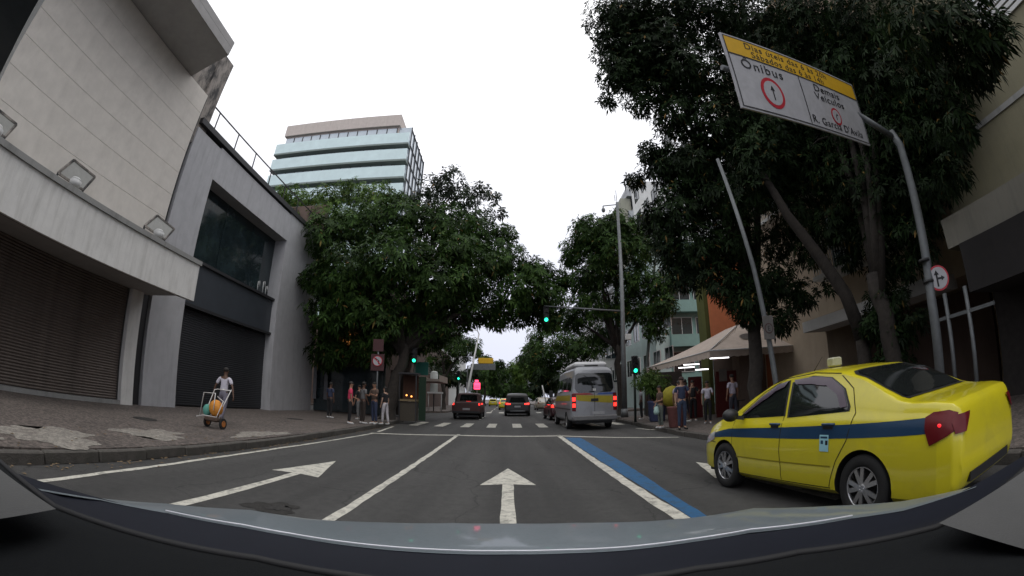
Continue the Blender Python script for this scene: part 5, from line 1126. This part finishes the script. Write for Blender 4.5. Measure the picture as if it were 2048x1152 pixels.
# no-left-turn sign at the left corner
p = atY(755,722,17.6); nl_ = thing('road_sign', 'round no left turn sign under a faint square plate on the left corner', 'road sign', (p.x,p.y,.15))
q = MB(); q.tube([(p.x,p.y+.06,.12),(p.x,p.y+.06,3.75)],.035,8); q.build('post', steel, nl_)
q = MB(); q.cbox(p.x-.30,p.x+.30,p.y,p.y+.02,p.z-.42,p.z+.3,.004); q.build('back_plate', mat('dark_red_plate',(.06,.02,.022),.7), nl_)
ring_disc(nl_, (p.x,p.y-.01,p.z),(0,-1,0),.225,.03)
flat_shape(nl_, [[(.04,-.14),(.09,-.14),(.09,.02),(.04,.06)],[(.04,.06),(.09,.02),(-.06,.07),(-.06,.11)],[(-.05,.03),(-.05,.15),(-.15,.09)]], Vector((p.x,p.y-.026,p.z)), (1,0,0), (0,0,1), sign_k, 'arrow')
flat_shape(nl_, [[(-.17,.14),(-.14,.17),(.17,-.14),(.14,-.17)]], Vector((p.x,p.y-.031,p.z)), (1,0,0), (0,0,1), sign_r, 'red_bar')
q = MB(); q.cbox(p.x-.24,p.x+.24,p.y,p.y+.02,p.z+.42,p.z+.95,.004); pl_ = q.build('upper_plate', mat('dark_red_plate',(.06,.02,.022),.7), nl_)
# far street furniture
a = atY(935,782,45); bb = atY(958,668,45); ll = thing('street_lamp', 'pale lamp post leaning right on the far left side of the road', 'street lamp', (a.x,a.y,.15))
q = MB(); q.tube([(a.x-.35,45,.1),tuple(a),tuple(bb)],[.13,.12,.07],8); q.build('post', whitem, ll); q = MB(); q.tube([tuple(bb),(bb.x-.15,45,bb.z+.35),(bb.x-.9,45,bb.z+.5)],[.06,.05,.04],6); q.build('arm', whitem, ll); q = MB(); q.cbox(bb.x-1.5,bb.x-.85,44.9,45.1,bb.z+.42,bb.z+.55,.03); q.build('lamp_head', whitem, ll)
a = atY(957,716,55); b2 = atY(991,740,55); gt = thing('road_sign', 'distant yellow and grey overhead street sign', 'road sign', (a.x,a.y,a.z))
q = MB(); q.cbox(a.x,b2.x-.3,54.95,55.05,b2.z+.85,a.z,.02); q.build('yellow_panel', sign_y, gt); q = MB(); q.cbox(a.x-1.0,b2.x,54.95,55.05,b2.z-.0,b2.z+.8,.02); q.build('grey_panel', steel, gt)
q = MB(); q.tube([(a.x-1.4,55.1,.1),(a.x-1.4,55.1,b2.z+.5),(b2.x,55.1,b2.z+.5)],[.13,.11,.08],8); q.build('mast', steel, gt)
p = atY(954,771,60); rd_ = thing('led_panel', 'glowing pink red display panel far down the left side', 'display', (p.x,p.y,.15))
q = MB(); q.cbox(p.x-.45,p.x+.45,60,60.15,p.z-.55,p.z+.4,.03); q.build('panel', pinkglow, rd_); q = MB(); q.cbox(p.x-.3,p.x+.2,60,60.15,p.z+.45,p.z+.8,.03); q.build('top_panel', pinkglow, rd_); q = MB(); q.tube([(p.x,60.1,.1),(p.x,60.1,p.z)],.06,6); q.build('post', steel, rd_)
q = MB(); q.box(p.x-.35,p.x+.35,59.97,59.99,p.z-.3,p.z-.24); q.box(p.x-.35,p.x+.35,59.97,59.99,p.z-.1,p.z-.04); q.build('message_line', sign_r, rd_)
p = atY(938,773,50); ws = thing('road_sign', 'small white square plate beside the leaning far lamp post', 'road sign', (p.x,50,.15)); q = MB(); q.cbox(p.x-.35,p.x+.35,50,50.04,p.z-.5,p.z+.5,.01); q.build('sign_board', sign_w, ws); q = MB(); q.tube([(p.x,50.08,.1),(p.x,50.08,p.z+.5)],.04,6); q.build('post', steel, ws)
p = atY(1087,790,50); q = MB(); q.tube([(p.x+.5,50,.1),(p.x-.15,50,3.0)],[.1,.07],8); tag(q.build('leaning_post', whitem), 'short pale post leaning left beside the beige hatchback', 'post')
# curved lamp on the right
lpz = thing('street_lamp', 'curved arm street lamp on a bent pole behind the tall camera pole', 'street lamp', (10.0,27,.15))
def T(u,v): return tuple(atY(u,v,27))
q = MB(); q.tube([(atY(1290,760,27).x,27,.1),T(1293,740),T(1303,590),T(1313,500),T(1305,480),T(1282,470)],[.13,.12,.09,.06,.05,.04],8); q.build('pole', mat('dull_green_pole',(.10,.12,.11),.6), lpz); q = MB(); k_ = Vector(T(1276,470)); q.cbox(k_.x-.45,k_.x+.25,26.9,27.1,k_.z-.08,k_.z+.06,.03); q.build('lamp_head', whitem, lpz)
# left: clock totem, kiosk, green board, lit window poster
tt = thing('street_totem', 'pale cylindrical topped totem standing on the left pavement past the crossing', 'totem', (-8.6,40,.15))
p = atY(868,768,39); q = MB(); q.tube([(p.x,39,.15),(p.x,39,2.0)],.05,8); q.build('post', darkm, tt); q = MB(); q.cyl((p.x,39,p.z-.9),.36,1.9,18); q.ball((p.x,39,p.z+1.0),.36,.36,.22,16); q.build('drum', mat('pale_grey_drum',(.4,.42,.4),.6), tt)
p = atY(872,785,38.5); q = MB(); q.box(p.x-.8,p.x+.6,38.3,38.9,p.z-.1,p.z+.05); q.tube([(p.x-.7,38.6,.1),(p.x-.7,38.6,p.z)],.04,6); q.tube([(p.x+.5,38.6,.1),(p.x+.5,38.6,p.z)],.04,6); tag(q.build('bus_stop', whitem), 'small white topped shelter beside the pale totem', 'shelter')
p = atY(842,737,25.4); gr_ = thing('shop_sign', 'flat green hanging board just right of the left trunk', 'sign', (p.x,25.4,p.z)); q = MB(); q.cbox(p.x-.4,p.x+.45,25.4,25.5,p.z-.4,p.z+.4,.02); q.build('board', mat('teal_board',(.03,.2,.16),.6), gr_)
q = MB(); q.box(p.x-1,p.x+1.1,25.6,29,p.z-.75,p.z-.6); q.prism([(p.x+1.1,25.6,p.z-.75),(p.x+1.1,29,p.z-.75),(p.x+1.1,29,p.z-.35),(p.x+1.1,25.6,p.z-.35)],(.04,0,0)); tag(q.build('canopy', canvas), 'pale flat canopy beneath the green hanging board', 'canopy')
kx = atY(815,800,20.6).x; kk = thing('kiosk', 'small kiosk with warm bulbs and a pale counter at the foot of the tree', 'kiosk', (kx,20.6,.15))
q = MB(); q.box(kx-.45,kx+.45,20.6,21.3,1.15,1.25); q.build('counter', mat('ochre_board',(.16,.12,.06),.8), kk)
q = MB(); q.box(kx-.42,kx+.42,20.66,21.2,.17,1.12); q.build('cabinet', mat('cabinet_cream',(.05,.042,.03),.8), kk)
q = MB()
for x in (kx-.42,kx+.42): q.bar((x,20.62,.15),(x,20.62,2.5),.05)
q.box(kx-.5,kx+.5,20.55,21.3,2.5,2.58); q.build('frame', darkm, kk)
q = MB(); q.box(kx-.4,kx+.4,21.25,21.3,1.25,2.48); q.build('back_panel', mat('amber_panel',(.05,.02,.01),.8), kk)
for (x,z) in ((kx-.1,1.45),(kx+.15,1.40)): q = MB(); q.ball((x,20.8,z),.045,n=8); q.build('bulb', warmglow, kk)
q = MB(); q.box(kx+.5,kx+.85,20.9,21.0,.2,2.4); tag(q.build('green_banner', mat('green_cloth',(.008,.025,.012),.9)), 'dark green upright banner right of the kiosk', 'banner')
p = atY(697,683,24.7); po = thing('lit_poster', 'dim orange lit poster high on the dark corner shop', 'poster', (p.x,24.68,p.z))
q = MB(); q.cbox(p.x-.75,p.x+.75,24.62,24.72,p.z-1.0,p.z+.85,.02); q.build('board', mat('dark_poster',(.03,.015,.01),.6,emit=(.5,.18,.05),es=.06), po)
q = MB(); q.ball((p.x-.1,24.6,p.z+.1),.3,.02,.6,12); q.ball((p.x+.25,24.6,p.z-.3),.22,.02,.4,12); q.build('figure_print', mat('poster_orange',(.4,.15,.04),.6,emit=(1,.4,.1),es=.22), po)
text('VILA 7', .34, po, (p.x,24.6,p.z+.55), (1,0,0), (0,0,1), mat('poster_letter',(.5,.5,.45),.5,emit=(1,.9,.7),es=.4), align='CENTER') if False else None
q = MB(); x = atY(670,630,24.7).x; z = atY(670,630,24.7).z; q.box(x-.12,x+.12,24.66,24.7,z-1.2,z+1.2); tag(q.build('strip_window', mat('bright_strip',(.5,.5,.5),.2)), 'tall narrow pale window strip on the dark corner shop', 'window')
for i,(u,lab) in enumerate(((630,'pale cloth banner hanging nearest the grey wall end'),(652,'pale cloth banner second from the grey wall end'))):
    p = atY(u,760,24.5); q = MB(); q.box(p.x-.12,p.x+.12,24.48,24.52,.9,3.6); tag(q.build('banner', mat('grey_banner',(.14,.14,.15),.8)), lab, 'banner')
q = MB(); q.box(-12.1,-7.4,24.76,24.8,.2,3.0); tag(q.build('shopfront', glass_dark), 'dark glass shopfront behind the waiting people on the left', 'shopfront')
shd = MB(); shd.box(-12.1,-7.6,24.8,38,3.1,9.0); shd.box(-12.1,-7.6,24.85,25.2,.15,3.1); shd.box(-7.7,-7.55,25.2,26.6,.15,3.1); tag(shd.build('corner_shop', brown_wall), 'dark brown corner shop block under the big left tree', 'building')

# ---------------- awning shop on the right ----------------
aw = thing('shop_awning', 'cream canvas corner awning with a scalloped edge over the pavement', 'awning', (9,16,.15))
P1, P2, P3 = Vector((7.45,14.4,2.86)), Vector((7.45,22.0,2.86)), Vector((10.6,14.4,2.86)); R1, R2, R3 = Vector((10.4,17.0,4.25)), Vector((10.35,18.2,4.22)), Vector((12.5,17.0,4.25))
q = MB(); n_ = 12
q.grid([[P1.lerp(P2,k/n_).lerp(R1.lerp(R2,k/n_),j/6)-Vector((0,0,.06*math.sin(PI*j/6))) for k in range(n_+1)] for j in range(7)]); q.build('side_canvas', canvas, aw)
q = MB(); q.grid([[P1.lerp(Vector((12.4,14.4,2.86)),k/n_).lerp(R1.lerp(R3,k/n_),j/6)-Vector((0,0,.06*math.sin(PI*j/6))) for k in range(n_+1)] for j in range(7)]); q.build('front_canvas', canvas, aw)
q = MB(); rows = [[],[]]
for k in range(161): t = k/160; p = P1.lerp(P2,t); rows[0].append(p); rows[1].append(p-Vector((0,0,.24+.04*abs(math.sin(t*PI*22)))))
q.grid(rows); rows = [[],[]]
for k in range(121): t = k/120; p = P1.lerp(Vector((12.4,14.4,2.86)),t); rows[0].append(p); rows[1].append(p-Vector((0,0,.24+.04*abs(math.sin(t*PI*14)))))
q.grid(rows); q.build('valance', canvas, aw)
q = MB(); q.tube([P1,P2],.025,6); q.tube([P1,(12.4,14.4,2.86)],.025,6); q.tube([P1,R1],.025,6); q.build('awning_frame', whitem, aw)
q = MB(); cO = P1.lerp(Vector((12.4,14.4,2.86)),.32).lerp(R1.lerp(R3,.32),.42); nO = Vector((0,-1,.6)).normalized(); 
pts_ = [cO+Vector((.42*math.cos(2*PI*k/28),0,0))+Vector((0,.2,.33)).normalized()*(.17*math.sin(2*PI*k/28))+nO*.05 for k in range(28)]; q.prism(pts_, nO*.01); q.build('oval_logo', mat('logo_pale',(.42,.38,.34),.7), aw)
q = MB(); pts2 = [cO+(p_-cO-nO*.05)*.88+nO*.062 for p_ in pts_]; q.prism(pts2, nO*.005); q.build('oval_centre', mat('logo_grey',(.22,.2,.19),.7), aw)
tl0 = None
for i,(u,v,Y,w) in enumerate(((1439,716,16.2,.85),(1383,729,18.5,.75),(1373,735,19.6,.8),(1404,739,17.5,.6))):
    p = atY(u,v,Y); b_x = thing('tube_light', ['bright ceiling tube light nearest the awning corner','middle ceiling tube light, upper of the two on the left','lower left ceiling tube light under the awning','lowest short ceiling tube light in front of the dark shop'][i], 'lamp', tuple(p), 0, 'tube lights under the awning')
    q = MB(); q.tube([(p.x-w/2*1.1,Y,p.z),(p.x+w/2*1.1,Y,p.z)],.022,8); q.build('tube', tubeglow, b_x); q = MB(); q.box(p.x-w/2*1.1,p.x+w/2*1.1,Y-.04,Y+.04,p.z+.024,p.z+.06); q.build('fitting', whitem, b_x)
shp = thing('corner_cafe', 'dim brown corner cafe with dark red doors under the cream awning', 'shop', (10.5,17,.15))
q = MB(); q.box(10.3,11.5,17.0,17.2,.15,4.0); q.box(10.28,10.5,17.2,17.6,.15,4.0); q.build('pillar', mat('tan_render',(.20,.15,.12),.85,var=.1), shp)
q = MB(); q.box(9.2,10.3,17.3,17.4,.15,2.2); q.box(8.4,9.1,18.6,18.7,.15,2.1); q.build('red_door', red_metal, shp)
q = MB(); q.box(9.35,9.75,17.26,17.29,1.75,2.3); q.build('menu_board', mat('menu_paper',(.2,.18,.16),.7), shp)
q = MB(); q.box(8.0,10.4,24.0,24.1,.15,2.7); q.build('back_wall', interior, shp)
bx2 = thing('market_umbrella', 'closed yellow parasol standing by the blue planter', 'umbrella', (6.95,17.2,.15))
q = MB(); q.grid([[(7.05+r*math.cos(2*PI*k/12)*(1+.15*(k%2)), 17.4+r*math.sin(2*PI*k/12)*(1+.15*(k%2)), z) for k in range(12)] for r,z in ((.02,1.72),(.25,1.64),(.42,1.4),(.46,1.15),(.36,.92),(.2,.8))], close=True); q.build('canopy', mat('yellow_cloth',(.30,.26,.02),.85,var=.2), bx2); q = MB(); q.tube([(7.05,17.4,.15),(7.05,17.4,1.75)],.02,6); q.build('pole', steel, bx2)
# cafe tables hint
for i,(x,y) in enumerate(((9.3,15.6),(8.9,19.0))):
    t = thing('cafe_table', ['round dark cafe table near the shop pillar','round dark cafe table deeper under the awning'][i], 'table', (x,y,.15)); q = MB(); q.cyl((x,y,.86),.3,.03,18); q.build('table_top', darkm, t); q = MB(); q.tube([(x,y,.15),(x,y,.17),(x,y,.2),(x,y,.86)],[.22,.22,.03,.03],10); q.build('leg', darkm, t)

# ---------------- the car the picture is taken from ----------------
ego = thing('car', 'silver grey bonnet and dark dashboard of the car the picture is taken from', 'car', (0,0,0))
bon = mat('ego_silver', (.17,.20,.22), .45, .2, var=.05, scale=2, spec=.5, coat=.35, dirt=(.05,.055,.06), dscale=55, damt=.25)
crest = [(-1.72,.55),(-1.48,.83),(-1.2,1.16),(-.94,1.36),(-.7,1.40),(-.46,1.48),(-.2,1.545),(.01,1.555),(.25,1.54),(.5,1.48),(.70,1.44),(.92,1.42),(1.15,1.2),(1.32,1.0),(1.6,.8)]
rear = [(-1.6,.45),(-1.21,.85),(-1.0,.97),(-.75,1.05),(-.6,1.07),(-.46,1.08),(-.2,1.10),(.01,1.11),(.16,1.105),(.31,1.09),(.5,1.08),(.68,1.06),(.97,.93),(1.11,.83),(1.4,.72)]
q = MB(); rows = []
for t in np.linspace(-.04,1,10):
    rows.append([((c[0]*t+r[0]*(1-t)), c[1]*t+r[1]*(1-t), .932-.052*max(0,t)**1.15+(.03*(t) if t<0 else 0)) for c,r in zip(crest,rear)])
for k,(dy,dz) in enumerate(((.03,-.012),(.08,-.045),(.13,-.12),(.16,-.3),(.14,-.5))): rows.append([(c[0]*(1+.02*k), c[1]+dy, .88+dz) for c in crest])
q.grid(rows); q.build('bonnet', bon, ego)
q = MB(); q.tube([(x,y-.005,.934+.003) for x,y in rear[2:-2]],.0022,6); q.build('windscreen_reflection', mat('reflection_white',(.75,.75,.8),.3), ego)  # white tube stands in for the reflection along the windscreen's lower edge
cowl = mat('cowl_plastic', (.006,.0075,.014), .7, spec=.2, var=.1)
q = MB(); dash = [(-1.6,.50,1.05),(-1.41,.57,1.0),(-.98,.545,1.0),(-.71,.63,1.0),(-.48,.705,1.0),(-.29,.73,.995),(0,.745,.99),(.35,.725,1.0),(.56,.68,1.0),(.84,.53,1.0),(1.1,.5,1.0),(1.34,.505,1.0),(1.6,.5,1.05)]
rr_ = [(x,y,.93) for x,y in [(-1.75,.6),(-1.3,.83),(-1.05,.94),(-.75,1.045),(-.5,1.07),(-.25,1.09),(0,1.10),(.3,1.085),(.6,1.06),(.95,.93),(1.13,.82),(1.3,.75),(1.8,.70)]]
q.grid([[tuple(Vector(a).lerp(Vector(b_),t)-Vector((0,0,.035*math.sin(PI*t)))) for a,b_ in zip(rr_,dash)] for t in np.linspace(0,1,7)]); q.build('cowl', cowl, ego)
dm = mat('dashboard_plastic', (.010,.011,.012), .95, spec=.12, var=.12, scale=3, bump=.25, bscale=300)
q = MB(); q.grid([[(a[0]*(1-.15*t), a[1]*(1-t)+(-.1)*t, a[2]+.012*math.sin(PI*min(1,t*6))-(.02*t)-(.05*t if abs(a[0])<.3 else 0)) for a in dash] for t in [0,.03,.08,.15,.3,.6,1]]); q.build('dashboard', dm, ego)
q = MB(); q.tube([(a[0],a[1],a[2]+.004) for a in dash],.009,6); q.build('windscreen_seal', mat('seal_rubber',(.006,.006,.007),.7,var=0), ego)
trim = mat('pillar_trim', (.075,.075,.074), .9, var=.05, bump=.15, bscale=200)
for sg,pts in ((-1,[(112,1018,.46),(-70,880,.42),(-70,1048,.24)]),(1,[(1878,1046,.46),(2110,1115,.22),(2110,895,.42)])):
    P = [atY(u,v,Y) for u,v,Y in pts]; q = MB(); q.prism(P, (sg*.04,0,-.01)); q.build('pillar_trim', trim, ego)

# closed cabin behind the lens: roof, pillars, doors
rf = [(-.74,-1.7),(-.74,.14),(-.5,.085),(-.38,.055),(-.3,-.03),(.74,-.03),(.74,-1.7)]  # left front corner drawn forward to imitate the dark lens vignette
q = MB(); q.prism([(x,y,1.62) for x,y in rf], (0,0,.05)); q.build('roof', bon, ego)
for sg in (-1,1):
    q = MB(); q.bar((sg*.98,.20,1.0),(sg*.78,-.08,1.63),.07,.05); q.build('front_pillar', bon, ego)
    q = MB(); q.bar((sg*.90,-1.0,1.0),(sg*.76,-1.05,1.63),.08,.05); q.build('middle_pillar', bon, ego)
    q = MB(); q.bar((sg*.88,-2.3,1.0),(sg*.74,-1.7,1.63),.12,.06); q.build('rear_pillar', bon, ego)
    q = MB(); q.prism([(sg*.92,-2.6,.3),(sg*.92,.18,.3),(sg*.92,.16,.98),(sg*.90,-2.6,.98)], (sg*.04,0,0)); q.build('door_panel', bon, ego)
q = MB(); q.box(-.9,.9,-2.64,-2.6,.3,1.0); q.box(-.88,.88,-2.6,-2.2,.96,1.0); q.build('tail_panel', bon, ego)
q = MB(); q.box(-.88,.88,-2.6,.4,.26,.32); q.build('cabin_floor', dm, ego)
for sg in (-1,1): q = MB(); q.cbox(sg*.38-.25,sg*.38+.25,-1.15,-1.0,.5,1.2,.05); q.cbox(sg*.38-.25,sg*.38+.25,-1.15,-.6,.35,.5,.04); q.build('seat', dm, ego)

# ---------------- tidy: lettering to meshes, joined pieces to parts of their own ----------------
bpy.context.view_layer.update(); dg_ = bpy.context.evaluated_depsgraph_get()
for t in TEXTS:
    me = bpy.data.meshes.new_from_object(t.evaluated_get(dg_)); n_ = bpy.data.objects.new('lettering', me); COL.objects.link(n_)
    n_.parent = t.parent; n_.matrix_local = t.matrix_local.copy(); bpy.data.objects.remove(t)
KEEP = {'lettering','sack','cap','rim','brake_disc','arrow','emblem','branches','foliage','crown','lettering','leaf_spray','lamp_lens'}
RENAME = {'bars':'bar','side_mullions':'mullion','antenna':'antenna'}
def islands(me):
    p = list(range(len(me.vertices)))
    def f(a):
        while p[a] != a: p[a] = p[p[a]]; a = p[a]
        return a
    for e in me.edges:
        a, b = f(e.vertices[0]), f(e.vertices[1])
        if a != b: p[a] = b
    g = {}
    for po in me.polygons: g.setdefault(f(po.vertices[0]), []).append(po.index)
    return list(g.values())
byme = {}
for o in list(sc.objects):
    if o.type == 'MESH' and o.parent is not None and not o.modifiers and o.get('kind') != 'stuff' and o.name.split('.')[0] not in KEEP and len(o.data.vertices) < 6000: byme.setdefault(o.data.name, []).append(o)
def depth(o):
    d = 0
    while o.parent: o = o.parent; d += 1
    return d
for nm, obs in byme.items():
    me = obs[0].data; isl = islands(me)
    if not 2 <= len(isl) <= 60: continue
    co = [tuple(v.co) for v in me.vertices]; base = RENAME.get(obs[0].name.split('.')[0], obs[0].name.split('.')[0]); ms_ = []
    for fs in isl:
        idx = {}; F = []; 
        for i in fs:
            F.append([idx.setdefault(v, len(idx)) for v in me.polygons[i].vertices])
        m2 = bpy.data.meshes.new(base); m2.from_pydata([co[v] for v in idx], [], F)
        for mm in me.materials: m2.materials.append(mm)
        m2.polygons.foreach_set('material_index', [me.polygons[i].material_index for i in fs]); m2.polygons.foreach_set('use_smooth', [me.polygons[i].use_smooth for i in fs]); ms_.append(m2)
    for o in obs:
        o.data = ms_[0]
        for m2 in ms_[1:]:
            c = bpy.data.objects.new(base, m2); COL.objects.link(c); c.parent = o.parent; c.matrix_local = o.matrix_local.copy()
            for kx_ in o.keys():
                if kx_ in ('kind',): c[kx_] = o[kx_]
